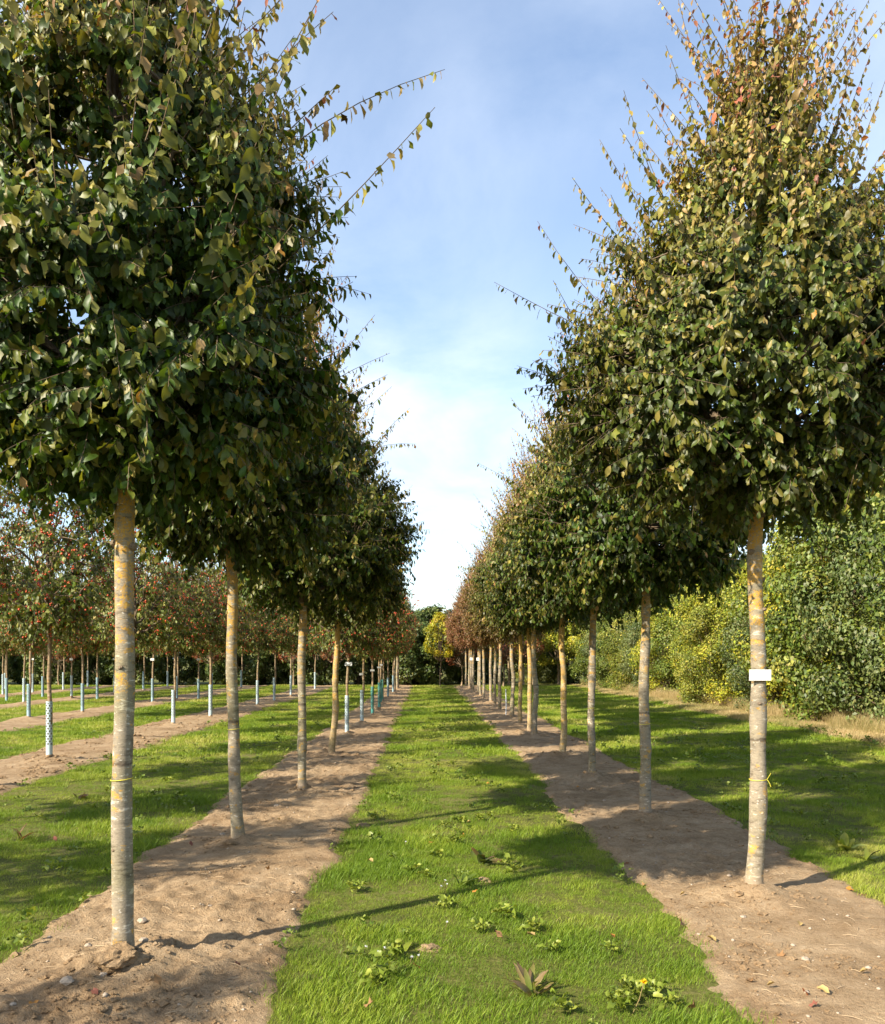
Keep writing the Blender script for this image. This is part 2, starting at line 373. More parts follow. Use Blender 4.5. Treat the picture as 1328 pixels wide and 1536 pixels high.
# pale mown verge by the hedge: a thin sheet, straw-coloured
ys = np.linspace(8, 50, 85); xs = np.linspace(7.2, 11.5, 24)
X, Y = np.meshgrid(xs, ys, indexing='ij'); Z = np.where(X + .7 * vnoise(X, Y, 1.1, 20) > 8.35, .02, -.02)
idx = np.arange(X.size).reshape(X.shape); Q = np.stack([idx[:-1, :-1], idx[1:, :-1], idx[1:, 1:], idx[:-1, 1:]], -1).reshape(-1, 4)
M['verge'] = mat_simple('straw_verge', (.40, .33, .16), .95, .1, .35, 6, .5)
o = obj('dry_verge', mesh_np('dry_verge', np.stack([X, Y, Z], -1).reshape(-1, 3), [Q], None, True, [M['verge']]), kind='structure'); o['label'] = 'strip of dry straw-coloured grass along the foot of the hedge'

# ------------------------------------------------------------------ foliage generators
def envelope(h, pts):
    a = np.array(pts); return np.interp(h, a[:, 0], a[:, 1])

def stem_poly(h, seed, lean=(0, 0), wig=.02, step=.06, r0=.07, r1=.05, flare=.75):
    r = np.random.default_rng(seed); n = max(4, int(h / step))
    z = np.linspace(0, h, n); u = z / h
    ph = r.random(4) * 6.28
    xx = lean[0] * u + wig * (np.sin(u * 7 + ph[0]) - np.sin(ph[0]) + .5 * (np.sin(u * 15 + ph[1]) - np.sin(ph[1])))
    yy = lean[1] * u + wig * (np.sin(u * 6 + ph[2]) - np.sin(ph[2]))
    R = r0 + (r1 - r0) * u + r0 * flare * np.exp(-z / .06) * .6 + r0 * .055 * np.interp(z, np.linspace(0, h, 22), r.normal(0, 1, 22))
    return np.stack([xx, yy, z], -1), R
def bez(a, b, c, k):
    t = np.linspace(0, 1, k)[:, None]; return (1 - t) ** 2 * a + 2 * t * (1 - t) * b + t * t * c

def make_crown(seed, zb, zt, rmax, env, nclus, nshoot, shoot_len, leaf, colf, leader, fine=True, spikes=30, spike_len=(.38, .92), squash=1.0, leaf_step=.034, up=.55, fan=.55, pick=0, gap=.0):
    """branches + shoots with alternate drooping leaves; returns dict of arrays (tree space)"""
    r = np.random.default_rng(seed); H = zt - zb
    # clusters (branchlet ends) through the envelope volume, denser towards its outside
    az = r.random(nclus) * 6.283; hh = np.clip(r.beta(1.05, 2.0, nclus), 0.0, .985)
    lob = 1 + .13 * np.sin(3 * az + seed + 2.5 * hh) + .10 * np.sin(5 * az + 1.7 * seed - 6 * hh)
    rr = np.sqrt(r.random(nclus) * .84 + .06)
    rad = envelope(hh, env) * rmax * rr * lob
    cen = np.stack([np.cos(az) * rad, np.sin(az) * rad * squash, zb + hh * H], -1)
    lx = np.interp(cen[:, 2], leader[:, 2], leader[:, 0]); ly = np.interp(cen[:, 2], leader[:, 2], leader[:, 1])
    cen[:, 0] += lx; cen[:, 1] += ly
    # primary branches
    tubesP, tubesR = [], []
    zlo = zb - .12; npri = 22
    pri = []
    for i in range(npri):
        u = (i + .5) / npri; a = i * 2.39996 + r.normal(0, .25); z0 = zlo + u ** 1.1 * H * .62
        hh2 = min(.97, .12 + u * .85 + r.normal(0, .04)); R2 = envelope(hh2, env) * rmax * .82
        p0 = np.array([np.interp(z0, leader[:, 2], leader[:, 0]), np.interp(z0, leader[:, 2], leader[:, 1]), z0])
        p2 = np.array([math.cos(a) * R2 + p0[0], math.sin(a) * R2 * squash + p0[1], max(zb + hh2 * H, z0 + .15)])
        p1 = p0 * .45 + p2 * .55 + np.array([math.cos(a), math.sin(a), 0]) * .12 * R2 + np.array([0, 0, -.10 * (p2[2] - p0[2])])
        b = bez(p0, p1, p2, 9); b[1:] += r.normal(0, .012, (8, 3)); pri.append(b)
        tubesP.append(b); tubesR.append(np.linspace(.026 * (1.15 - .6 * u), .006, 9))
    pp = np.concatenate(pri + [leader[leader[:, 2] > zb][:, :]]) if len(leader) else np.concatenate(pri)
    # each branchlet joined to the nearest lower point of the structure
    D2 = ((cen[:, None] - pp[None]) ** 2).sum(-1) + 4 * np.clip(pp[None, :, 2] - cen[:, None, 2], 0, 9) ** 2
    near = pp[D2.argmin(1)]
    mid = (near + cen) / 2 + r.normal(0, .03, cen.shape) - np.array([0, 0, .03])
    bl = np.stack([bez(n_, m_, c_, 5) for n_, m_, c_ in zip(near, mid, cen)])
    # shoots
    ns = np.maximum(2, r.poisson(nshoot, nclus)); own = np.repeat(np.arange(nclus), ns); n = len(own)
    base = cen[own]
    outw = base - np.stack([lx[own], ly[own], np.full(n, zb + H * .35)], -1); outw[:, 2] *= .5; outw = nrm(outw)
    hrel = (base[:, 2] - zb) / H
    upf = up * (.15 + 1.1 * hrel) + r.normal(0, .15, n)
    d = nrm(outw * .75 + np.stack([0 * upf, 0 * upf, upf], -1) + r.normal(0, fan, (n, 3)))
    L = r.uniform(*shoot_len, n)
    # long whippy shoots beyond the outline
    if spikes:
        sh = np.clip(r.beta(1.9, 1.1, spikes), .10, .99); sa = r.random(spikes) * 6.283
        sr = envelope(sh, env) * rmax * r.uniform(.6, .9, spikes)
        sb = np.stack([np.cos(sa) * sr, np.sin(sa) * sr * squash, zb + sh * H], -1)
        so = nrm(np.stack([np.cos(sa), np.sin(sa), 0 * sa], -1) * (1.05 - .75 * sh)[:, None] + np.array([0, 0, 1.]) * (.35 + .8 * sh)[:, None] + r.normal(0, .16, (spikes, 3)))
        base = np.concatenate([base, sb]); d = np.concatenate([d, so]); L = np.concatenate([L, r.uniform(*spike_len, spikes)]); own = np.concatenate([own, np.full(spikes, -1)])
        hrel = np.concatenate([hrel, sh])
    n = len(base); isS = own < 0
    bend = np.where(isS, .10, -.10)[:, None] * np.array([0, 0, 1.]) + r.normal(0, 1, (n, 3)) * np.where(isS, .17, .08)[:, None]
    tt = np.linspace(0, 1, 6)
    sp = base[:, None] + L[:, None, None] * (tt[None, :, None] * d[:, None] + (tt ** 2)[None, :, None] * bend[:, None])
    srad = np.where(isS, .0045, .0035)[:, None] * np.linspace(1, .35, 6)[None]
    V1, Q1 = tubes(np.stack(tubesP), np.stack(tubesR), 6); V2, Q2 = tubes(bl, np.repeat(np.linspace(.009, .004, 5)[None], len(bl), 0), 4); V3, Q3 = tubes(sp, srad, 3)
    bv = np.concatenate([V1, V2, V3]); bq = np.concatenate([Q1, Q2 + len(V1), Q3 + len(V1) + len(V2)])
    # leaves, alternate along the shoots
    step = np.where(isS, leaf_step * .95, leaf_step)
    nl = np.maximum(3, (L * .94 / step).astype(int)); o = np.repeat(np.arange(n), nl)
    k = np.arange(len(o)) - np.repeat(np.cumsum(nl) - nl, nl)
    t = .08 + .92 * (k + r.uniform(.0, .6, len(k))) / nl[o]; t = np.clip(t, 0, 1)
    P = base[o] + L[o][:, None] * (t[:, None] * d[o] + (t ** 2)[:, None] * bend[o])
    T = nrm(d[o] + 2 * t[:, None] * bend[o])
    side = nrm(np.cross(T, np.array([0, 0, 1.])) + 1e-3 * r.normal(0, 1, T.shape)) * np.where(k % 2, 1, -1)[:, None]
    droop = r.normal(1.35, .55, len(o))
    D = nrm(side * .75 + T * .55 + np.stack([0 * droop, 0 * droop, -droop], -1) + r.normal(0, .22, T.shape))
    outl = nrm(P - np.array([0, 0, zb + .3 * H]))
    N = nrm(np.array([0, 0, .42]) + .85 * outl + r.normal(0, .38, P.shape))
    S = leaf[0] * (1 - .55 * t ** 2 * np.where(isS[o], 1, .6)) * np.clip(r.normal(.95, .2, len(o)), .45, 1.4) * (1.2 - .45 * hrel[o]) * np.where(isS[o], 1.2, 1)
    W = leaf[1] * r.uniform(.82, 1.2, len(o)); curl = r.normal(.18, .20, len(o)) + np.where(isS[o], .10, 0)
    lr = np.hypot(P[:, 0], P[:, 1]) / (envelope(np.clip((P[:, 2] - zb) / H, 0, 1), env) * rmax + .05)
    col = colf(r, hrel[o], t, np.clip(lr, 0, 1.3), isS[o], len(o))
    return dict(bv=bv, bq=bq, P=P, D=D, N=N, S=S, W=W, curl=curl, col=col, r=r, shoots=sp, zb=zb, H=H)

def pal(r, n, choice, table, jit=.22):
    t = np.array(table)[choice]
    return np.clip(t * (1 + r.normal(0, jit, (n, 1))) * (1 + r.normal(0, .07, (n, 3))), .004, .9)
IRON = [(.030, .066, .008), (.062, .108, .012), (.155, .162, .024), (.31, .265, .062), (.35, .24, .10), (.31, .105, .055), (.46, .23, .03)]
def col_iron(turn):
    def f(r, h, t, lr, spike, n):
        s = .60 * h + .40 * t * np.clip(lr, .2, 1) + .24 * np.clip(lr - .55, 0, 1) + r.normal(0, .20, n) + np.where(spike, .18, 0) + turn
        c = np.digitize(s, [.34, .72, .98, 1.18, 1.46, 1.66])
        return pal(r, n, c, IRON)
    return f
ENV_IRON = [(0, .50), (.05, .80), (.13, .96), (.25, 1.0), (.40, .84), (.55, .60), (.70, .38), (.86, .2), (1, .06)]

def trunk_mesh(name, h, seed, lean, wig, r0, r1, mat, sides=18):
    p, R = stem_poly(h, seed, lean, wig, .05, r0, r1)
    p = np.concatenate([[p[0] - [0, 0, .12]], p]); R = np.concatenate([[R[0] * 1.05], R])
    V, Q = tubes(p[None], R[None], sides)
    return mesh_np(name, V, [Q], None, True, [mat]), p

def twine_mesh(p, R, z, knot=True):
    i = np.argmin(np.abs(p[:, 2] - z)); c = p[i]; a = np.linspace(0, 6.2832, 25)
    ring = np.stack([c[0] + (R + .004) * np.cos(a), c[1] + (R + .004) * np.sin(a), z + .006 * np.sin(a * 1.0 + 1)], -1)
    V, Q = tubes(ring[None], np.full((1, 25), .0022), 5)
    k = np.array([c[0] + R * .75, c[1] - R * .75, z]); 
    tails = np.stack([bez(k, k + [.012, -.015, .02 * s + .01], k + [.02, -.018, .045 * s], 5) for s in (1, -1)])
    if not knot: return mesh_np('twine', V, [Q], None, True, [M['twine']])
    V2, Q2 = tubes(tails, np.full((2, 5), .0018), 4)
    return mesh_np('twine', np.concatenate([V, V2]), [np.concatenate([Q, Q2 + len(V)])], None, True, [M['twine']])

# ------------------------------------------------------------------ the ironwood trees
crown_cache = {}
def iron_crown(key, seed, zb, zt, rmax, nclus, nshoot, turn, spikes=34, leaf=(.084, .58), tall_env=ENV_IRON, step=.030, shoot=(.20, .42)):
    r = np.random.default_rng(seed + 99)
    zz = np.linspace(0, zt - .9, 30); ph = r.random(2) * 6
    ld = np.stack([.05 * np.sin(zz * 1.1 + ph[0]) * np.clip(zz - zb, 0, 1), .05 * np.sin(zz * 1.3 + ph[1]) * np.clip(zz - zb, 0, 1), zz], -1)
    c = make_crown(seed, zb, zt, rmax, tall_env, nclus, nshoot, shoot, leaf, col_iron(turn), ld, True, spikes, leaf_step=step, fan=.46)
    m = ld[:, 2] > zb - .25
    lp = ld[m]; V, Q = tubes(lp[None], np.linspace(.047, .008, len(lp))[None], 8)
    c['bq'] = np.concatenate([c['bq'], Q + len(c['bv'])]); c['bv'] = np.concatenate([c['bv'], V])
    crown_cache[key] = c
    return c
def iron_meshes(key, drop=None):
    c = crown_cache[key]; k = np.ones(len(c['P']), bool)
    if drop is not None: k[drop] = False
    def part(m, tm):
        V, F, kk = leaf_verts(c['P'][m], c['D'][m], c['N'][m], c['S'][m], c['W'][m], c['curl'][m], leaf_tmpl(tm), c['r'], .08)
        return V, F, np.repeat(c['col'][m], kk, 0)
    front = (c['P'][:, 1] < -.25) if key in 'ab' else np.zeros(len(k), bool)
    V, F, cc = part(k & ~front, 'mid')
    if front.any():
        V2, F2, c2 = part(k & front, True); F = F + [f + len(V) for f in F2]; V = np.concatenate([V, V2]); cc = np.concatenate([cc, c2])
    lm = mesh_np('crown', V, F, cc, True, [M['leaf']])
    bm = mesh_np('branches', c['bv'], [c['bq']], None, True, [M['twig']])
    return lm, bm
IRON_GROUP = 'broad green nursery trees in the two rows along the grass path'
def iron_tree(key, loc, label, stem, rz=0., autumn=0., sc=1., split=0, twine=None, lichen=False, meshes=None):
    t = thing('ironwood_tree', label, 'tree', (loc[0], loc[1], 0), 0, IRON_GROUP)
    c = crown_cache[key]; h, seed, lean, wig, r0, r1 = stem
    tm, p = trunk_mesh('trunk', h, seed, lean, wig, r0, r1, M['bark_lichen' if lichen else 'bark'])
    tr = obj('trunk', tm, t)
    if twine: obj('twine', twine_mesh(p, r0 + (r1 - r0) * twine / h, twine, seed == 5), tr)
    top = p[-1]
    if split:                       # the leaves that show largest are single objects
        Pw = c['P'] + [top[0] + loc[0], top[1] + loc[1], top[2] - c['zb']]
        dist = np.linalg.norm(Pw - np.array([0, 0, EYE]), axis=1)
        u = Pw[:, 0] / Pw[:, 1] * FPX + VPX; v = VPY - (Pw[:, 2] - EYE) / Pw[:, 1] * FPX
        ok = (u > 5) & (u < 1320) & (v > 5); score = dist - 6 * c['S'] + np.where(ok, 0, 99)
        drop = np.argsort(score)[:split]
    else: drop = None
    lm, bm = meshes if meshes else iron_meshes(key, drop)
    cr = obj('crown', lm, t, (top[0], top[1], top[2] - c['zb'] * sc), 'stuff'); cr.rotation_euler = (0, 0, rz); cr.scale = (sc,) * 3; cr.color = (autumn, 0, 0, 1)
    br = obj('branches', bm, t, cr.location); br.rotation_euler = (0, 0, rz); br.scale = (sc,) * 3
    if split:
        rr = np.random.default_rng(5); kinds = {}
        for q in drop:
            ci = int(np.argmin(np.abs(np.array(IRON) - c['col'][q]).sum(1))); vi = (ci, int(rr.integers(3)))
            if vi not in kinds:
                one = np.zeros((1, 3))
                kinds[vi] = leaf_mesh('leaf', one, np.array([[1., 0, 0]]), np.array([[0, 0, 1.]]), np.ones(1), np.array([leafW(vi)]), np.array([.08 + .12 * vi[1]]), np.array([IRON[ci]]), M['leaf'], True, rr)
            lo = obj('leaf', kinds[vi], cr)
            Dq = nrm(c['D'][q]); Tq = nrm(np.cross(c['N'][q], Dq)); Nq = np.cross(Dq, Tq); s = float(c['S'][q])
            mm = Matrix(((Dq[0], Tq[0], Nq[0]), (Dq[1], Tq[1], Nq[1]), (Dq[2], Tq[2], Nq[2]))).to_4x4()
            lo.matrix_local = Matrix.Translation(c['P'][q]) @ mm @ Matrix.Scale(s, 4)
            lo.color = (autumn, 0, 0, 1)
    return tr, p
def leafW(vi): return (.44, .48, .53)[vi[1]]

ENV_A = [(0, .42), (.05, .70), (.14, .90), (.28, 1.0), (.45, .92), (.57, .72), (.69, .48), (.82, .28), (1, .08)]
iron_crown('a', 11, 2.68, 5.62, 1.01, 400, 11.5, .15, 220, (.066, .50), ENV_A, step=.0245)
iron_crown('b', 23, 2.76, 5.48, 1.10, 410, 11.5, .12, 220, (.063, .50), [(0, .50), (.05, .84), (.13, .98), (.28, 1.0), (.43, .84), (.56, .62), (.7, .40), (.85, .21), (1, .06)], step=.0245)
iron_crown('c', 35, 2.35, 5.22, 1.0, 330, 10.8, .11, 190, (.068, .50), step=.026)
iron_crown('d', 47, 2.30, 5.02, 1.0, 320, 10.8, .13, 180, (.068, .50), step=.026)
MC, MD = iron_meshes('c'), iron_meshes('d')

TRUNK_A = iron_tree('a', LEFT[0], 'broad dark green tree with lichen-spotted pale trunk, first of the row beside the red-fruited trees', (2.68, 1, (.0, .03), .007, .055, .046), 0, .0, 1, 300, .98)
iron_tree('c', LEFT[1], 'second broad green tree in the row beside the red-fruited trees, forked under its crown', (2.62, 2, (-.06, 0), .012, .053, .042), 2.2, .05, 1.0, 0, 1.0, meshes=MC)
iron_tree('d', LEFT[2], 'third broad green tree in the row beside the red-fruited trees, with straight grey trunk', (2.42, 3, (.02, 0), .008, .053, .042), .7, .05, 1.05, 0, .9, meshes=MD)
iron_tree('c', LEFT[3], 'leaning yellow-barked green tree standing just before the tree in the mesh guard', (2.36, 4, (.13, 0), .014, .054, .042), 4.1, .12, 1.0, 0, None, True, meshes=MC)
TRUNK_B = iron_tree('b', RIGHT[0], 'broad green and bronze tree wearing the white card on its pale trunk', (2.76, 5, (.02, 0), .012, .056, .047), 0, .10, 1, 300, .80)
NTH = ['', 'second', 'third', 'fourth', 'fifth', 'sixth', 'seventh', 'eighth', 'ninth', 'tenth', 'eleventh', 'twelfth', 'thirteenth', 'fourteenth', 'fifteenth', 'sixteenth', 'seventeenth', 'eighteenth']
for i in range(1, len(RIGHT)):
    turn = np.interp(i, [0, 4, 8, 12], [.0, .05, .6, 1.0])
    k = 'c' if i % 2 else 'd'
    desc = 'dark green' if i < 4 else ('bronze green' if i < 8 else 'red-brown')
    iron_tree(k, RIGHT[i], f'{desc} tree, {NTH[i]} along the row that starts at the carded tree', ((2.48, 2.40, 2.42, 2.38)[i % 4], 10 + i, (.02 * math.sin(i), 0), .02 if i in (3, 4, 7) else .009, .053 + .005 * math.sin(i * 2), .042),
              i * 1.9 + (.6 if k == 'd' else 0), turn, (1.0, .97, 1.02)[i % 3] * (1 if i < 8 else .95), 0, (.95 if i < 4 else None), i in (3, 5, 6), meshes=MC if k == 'c' else MD)
for i, f in enumerate(LEFTFAR):
    iron_tree('d', f, 'slim brownish tree at the end of the row, past the mesh-guarded trees', (2.0, 60 + i, (0, 0), .01, .054, .042), i * 1.3, .8, .62, 0, None, meshes=MD)

# ------------------------------------------------------------------ red-fruited crab apples
APP = [(.065, .10, .015), (.12, .16, .025), (.19, .21, .042), (.26, .23, .07), (.28, .165, .06), (.28, .09, .04)]
def col_app(turn):
    def f(r, h, t, lr, spike, n):
        s = .35 + .25 * t + .2 * h + r.normal(0, .24, n) + turn
        return pal(r, n, np.digitize(s, [.22, .5, .78, .98, 1.15]), APP)
    return f
ENV_APP = [(0, .40), (.12, .85), (.3, 1.0), (.5, .92), (.7, .68), (.88, .36), (1, .1)]
ico_v = np.array([(1, 0, 0), (-1, 0, 0), (0, 1, 0), (0, -1, 0), (0, 0, 1), (0, 0, -1)], float); ico_f = np.array([(0, 2, 4), (2, 1, 4), (1, 3, 4), (3, 0, 4), (2, 0, 5), (1, 2, 5), (3, 1, 5), (0, 3, 5)])
ico_v = np.concatenate([ico_v, nrm(np.array([(1, 1, 1), (-1, 1, 1), (-1, -1, 1), (1, -1, 1), (1, 1, -1), (-1, 1, -1), (-1, -1, -1), (1, -1, -1)], float))])
ico_f = np.array([q for i, (a, b, c) in enumerate(ico_f) for q in ((a, b, 6 + i), (b, c, 6 + i), (c, a, 6 + i))])
def blobs(P, S):
    V = P[:, None] + S[:, None, None] * ico_v[None]; F = ico_f[None] + (np.arange(len(P)) * len(ico_v))[:, None, None]
    return V.reshape(-1, 3), F.reshape(-1, 3)
apple_kind = {}
for key, seed, zb, zt, rm, turn, nf in (('p', 101, 2.0, 4.95, 1.1, -.1, 1900), ('q', 117, 1.95, 4.6, 1.05, .02, 1600), ('s', 131, 1.9, 4.4, 1.1, .10, 1900)):
    zz = np.linspace(0, zt - .5, 24); ld = np.stack([.04 * np.sin(zz), .04 * np.cos(zz * 1.3), zz], -1)
    c = make_crown(seed, zb, zt, rm, ENV_APP, 172, 7.8, (.20, .44), (.074, .56), col_app(turn), ld, False, 26, (.4, .75), leaf_step=.036, up=.5, fan=.7)
    r = c['r']; lp = ld[ld[:, 2] > zb - .3]; V, Q = tubes(lp[None], np.linspace(.026, .006, len(lp))[None], 6)
    bm = mesh_np('branches', np.concatenate([c['bv'], V]), [np.concatenate([c['bq'], Q + len(c['bv'])])], None, True, [M['twig']])
    lm = leaf_mesh('crown', c['P'], c['D'], c['N'], c['S'], c['W'], c['curl'], c['col'], M['apple_leaf'], False, r)
    ci = r.integers(0, len(c['P']), nf // 3); fp = np.repeat(c['P'][ci], 3, 0) + r.normal(0, .022, (nf // 3 * 3, 3)) - np.array([0, 0, .035])
    FV, FF = blobs(fp, r.uniform(.011, .019, len(fp)))
    fm = mesh_np('fruits', FV, [FF], None, True, [M['fruit']])
    apple_kind[key] = (lm, bm, fm, zb)
# mesh tree guard: a tube with staggered holes really cut out
def guard_mesh(mat, h=.80, r=.046, nu=24, dz=.0125):
    nv = int(h / dz); a = np.arange(nu) / nu * 6.2832; z = np.arange(nv + 1) * dz
    V = np.stack([np.cos(a)[None] * r + 0 * z[:, None], np.sin(a)[None] * r + 0 * z[:, None], z[:, None] + 0 * a[None]], -1).reshape(-1, 3)
    q = []
    for j in range(nv):
        for i in range(nu):
            row = j // 3; hole = (j % 3 != 0) and ((i + (2 if row % 2 else 0)) % 4 in (1, 2)) and 12 < j < nv - 2
            if not hole: q.append((j * nu + i, j * nu + (i + 1) % nu, (j + 1) * nu + (i + 1) % nu, (j + 1) * nu + i))
    V2 = V * np.array([.93, .93, 1]); q = np.array(q)
    return mesh_np('guard', np.concatenate([V, V2]), [np.concatenate([q, q[:, ::-1] + len(V)])], None, True, [mat])
GUARD = {k: guard_mesh(M['guard_' + k]) for k in ('white', 'blue', 'teal')}
app_trunks = [trunk_mesh('trunk', 2.1, 200 + i, (.03 * (i - 1), .02), .010, .034, .026, M['bark_apple'], 10) for i in range(4)]
def apple_tree(key, loc, label, group, i, guard='white', sc=1., rz=None):
    lm, bm, fm, zb = apple_kind[key]
    t = thing('crab_apple_tree', label, 'tree', (loc[0], loc[1], bed_z(*loc) - .01), 0, group, sc)
    tm, p = app_trunks[i % 4]; obj('trunk', tm, t); top = p[-1]
    rz = i * 2.3 if rz is None else rz
    for nm, me in (('crown', lm), ('branches', bm), ('fruits', fm)):
        o = obj(nm, me, t, (top[0] * .9, top[1] * .9, 0)); o.rotation_euler = (0, 0, rz)
        if nm != 'branches': o['kind'] = 'stuff'
    if guard:
        go = obj('tree_guard', GUARD[guard], t); go.location = (p[3][0], p[3][1], 0)
    return t
def ORD(n): return (['', 'first'] + NTH[1:] + ['nineteenth', 'twentieth', 'twenty-first', 'twenty-second', 'twenty-third'])[n]
GA = 'red-fruited trees in the first row past the green trees'
for i, f in enumerate(ROWA):
    lab = f'{ORD(i - 5)} red-fruited tree after the lone dotted-guard one, along the first row past the green trees' if i > 5 else 'red-fruited tree before the lone dotted-guard one, in the first row past the green trees'
    if i == 5: lab = 'red-fruited tree with tall dotted white guard standing alone at the start of its soil bed'
    apple_tree('pqpsq'[i % 5] if i != 5 else 'p', f, lab, GA, i, 'white', (1.0, .97, 1.03)[i % 3] * (.92 if i < 3 else 1))
GB = 'red-fruited trees in the second row past the green trees'
for i, f in enumerate(ROWB): apple_tree('psq'[i % 3], f, f'{ORD(i + 1)} red-fruited tree with pale blue-grey guard along the second row past the green trees', GB, i + 3, 'blue', (1.05, 1.0)[i % 2])
GD = 'red-fruited trees in the third row past the green trees'
for i, f in enumerate(ROWD): apple_tree('qsp'[i % 3], f, f'{ORD(i + 1)} slim red-fruited tree along the third row past the green trees', GD, i + 5, 'white' if i % 2 else 'blue', (1.08, 1.0)[i % 2])
for i, f in enumerate(ROWE + ROWF): apple_tree('sq'[i % 2], f, f'{ORD(i + 1)} red-fruited tree of the last rows before the dark shrubs', 'red-fruited trees in the last rows', i + 1, 'white', 1.05)
GL = 'mesh-guarded trees in line behind the leaning green tree'
for i, f in enumerate(SAPL):
    gd = 'white' if i < 2 else 'teal' if i < 6 else 'blue'
    lab = {0: 'red-fruited tree with white card and dotted white guard just behind the leaning green tree', 1: 'red-fruited tree with dotted white guard standing before the teal-guarded trees'}.get(i) or \
        (f'{ORD(i - 1)} tree in a teal mesh guard, in line behind the leaning green tree' if gd == 'teal' else f'{ORD(i - 5)} tree in a grey-blue guard past the teal-guarded trees of the same line')
    apple_tree('psqp'[i % 4], f, lab, GL, i + 2, gd, .92)

# ------------------------------------------------------------------ cards tied to trunks
def card(x, y, z, w, h, label, dx=0, rz=0.):
    t = thing('plant_tag', label, 'tag', (x, y, z), rz, 'white cards on the trunks')
    v = np.array([(-w / 2, 0, -h / 2), (w / 2, 0, -h / 2), (w / 2, 0, h / 2), (-w / 2, 0, h / 2)])
    V = np.concatenate([v, v + [0, .003, 0]]); F = [(0, 1, 2, 3), (7, 6, 5, 4), (0, 4, 5, 1), (1, 5, 6, 2), (2, 6, 7, 3), (3, 7, 4, 0)]
    obj('plate', mesh_np('plate', V, [np.array(F)], None, False, [M['tag_white']]), t)
    def bar(cx, cz, bw, bh):
        b = np.array([(cx - bw / 2, -.0012, cz - bh / 2), (cx + bw / 2, -.0012, cz - bh / 2), (cx + bw / 2, -.0012, cz + bh / 2), (cx - bw / 2, -.0012, cz + bh / 2)])
        obj('printed_mark', mesh_np('printed_mark', b, [np.array([(0, 1, 2, 3)])], None, False, [M['tag_print']]), t)
    if w > .13: bar(0, h * .34, w * .24, h * .09); bar(-w * .24, -h * .16, w * .16, h * .06)
    a = np.linspace(0, 6.2832, 17); R = .055 if w > .13 else .034
    V, Q = tubes(np.stack([R * np.cos(a), R * np.sin(a) + R + .006, 0 * a - h * .55], -1)[None], np.full((1, 17), .003), 4)
    obj('tie', mesh_np('tie', V, [Q], None, True, [M['twig']]), t)
rx, ry = RIGHT[0]
card(rx + .022, ry - .066, EYE - .112, .140, .070, 'white card with faint print tied to the pale trunk by the hedge side', 0, -.05)
def hang(px_x, px_y, foot, w, h, label, off=.05):
    d = foot[1] - off; card((px_x - VPX) / FPX * d, d, EYE - (px_y - VPY) / FPX * d, w, h, label, 0, .1)
hang(523, 996, SAPL[0], .145, .075, 'white card on the mesh-guarded tree behind the leaning trunk', .045)
for i, (a_, b_) in enumerate(((543, 1024), (556, 1021), (566, 1018), (574, 1014))):
    f = SAPL[i + 1]; card(f[0], f[1] - .045, 1.22 + .05 * i, .12, .05, 'small white card on one of the slim guarded trees past the leaning trunk', 0, .5)
for i in (13, 15): card(RIGHT[i][0], RIGHT[i][1] - .075, 1.55, .16, .13, 'small white card on a red-brown tree far down the row', 0, 0)
for f in (ROWB[3], ROWB[5], ROWD[3], ROWD[5], ROWE[1], ROWA[9]): card(f[0], f[1] - .042, 1.55, .12, .08, 'small white card on a slim red-fruited tree', 0, .2)
# pale stake among the trunks
V, Q = tubes(np.array([[(0, 0, -.1), (.01, 0, .3), (.0, 0, .75)]], float), np.full((1, 3), .016), 6)
o = obj('stake', mesh_np('stake', V, [Q], None, True, [M['stake']])); sx, sy = px(759, 1075); o.location = (sx, sy, 0); tag(o, 'thin pale stake upright in the soil beside a trunk', 'stake')

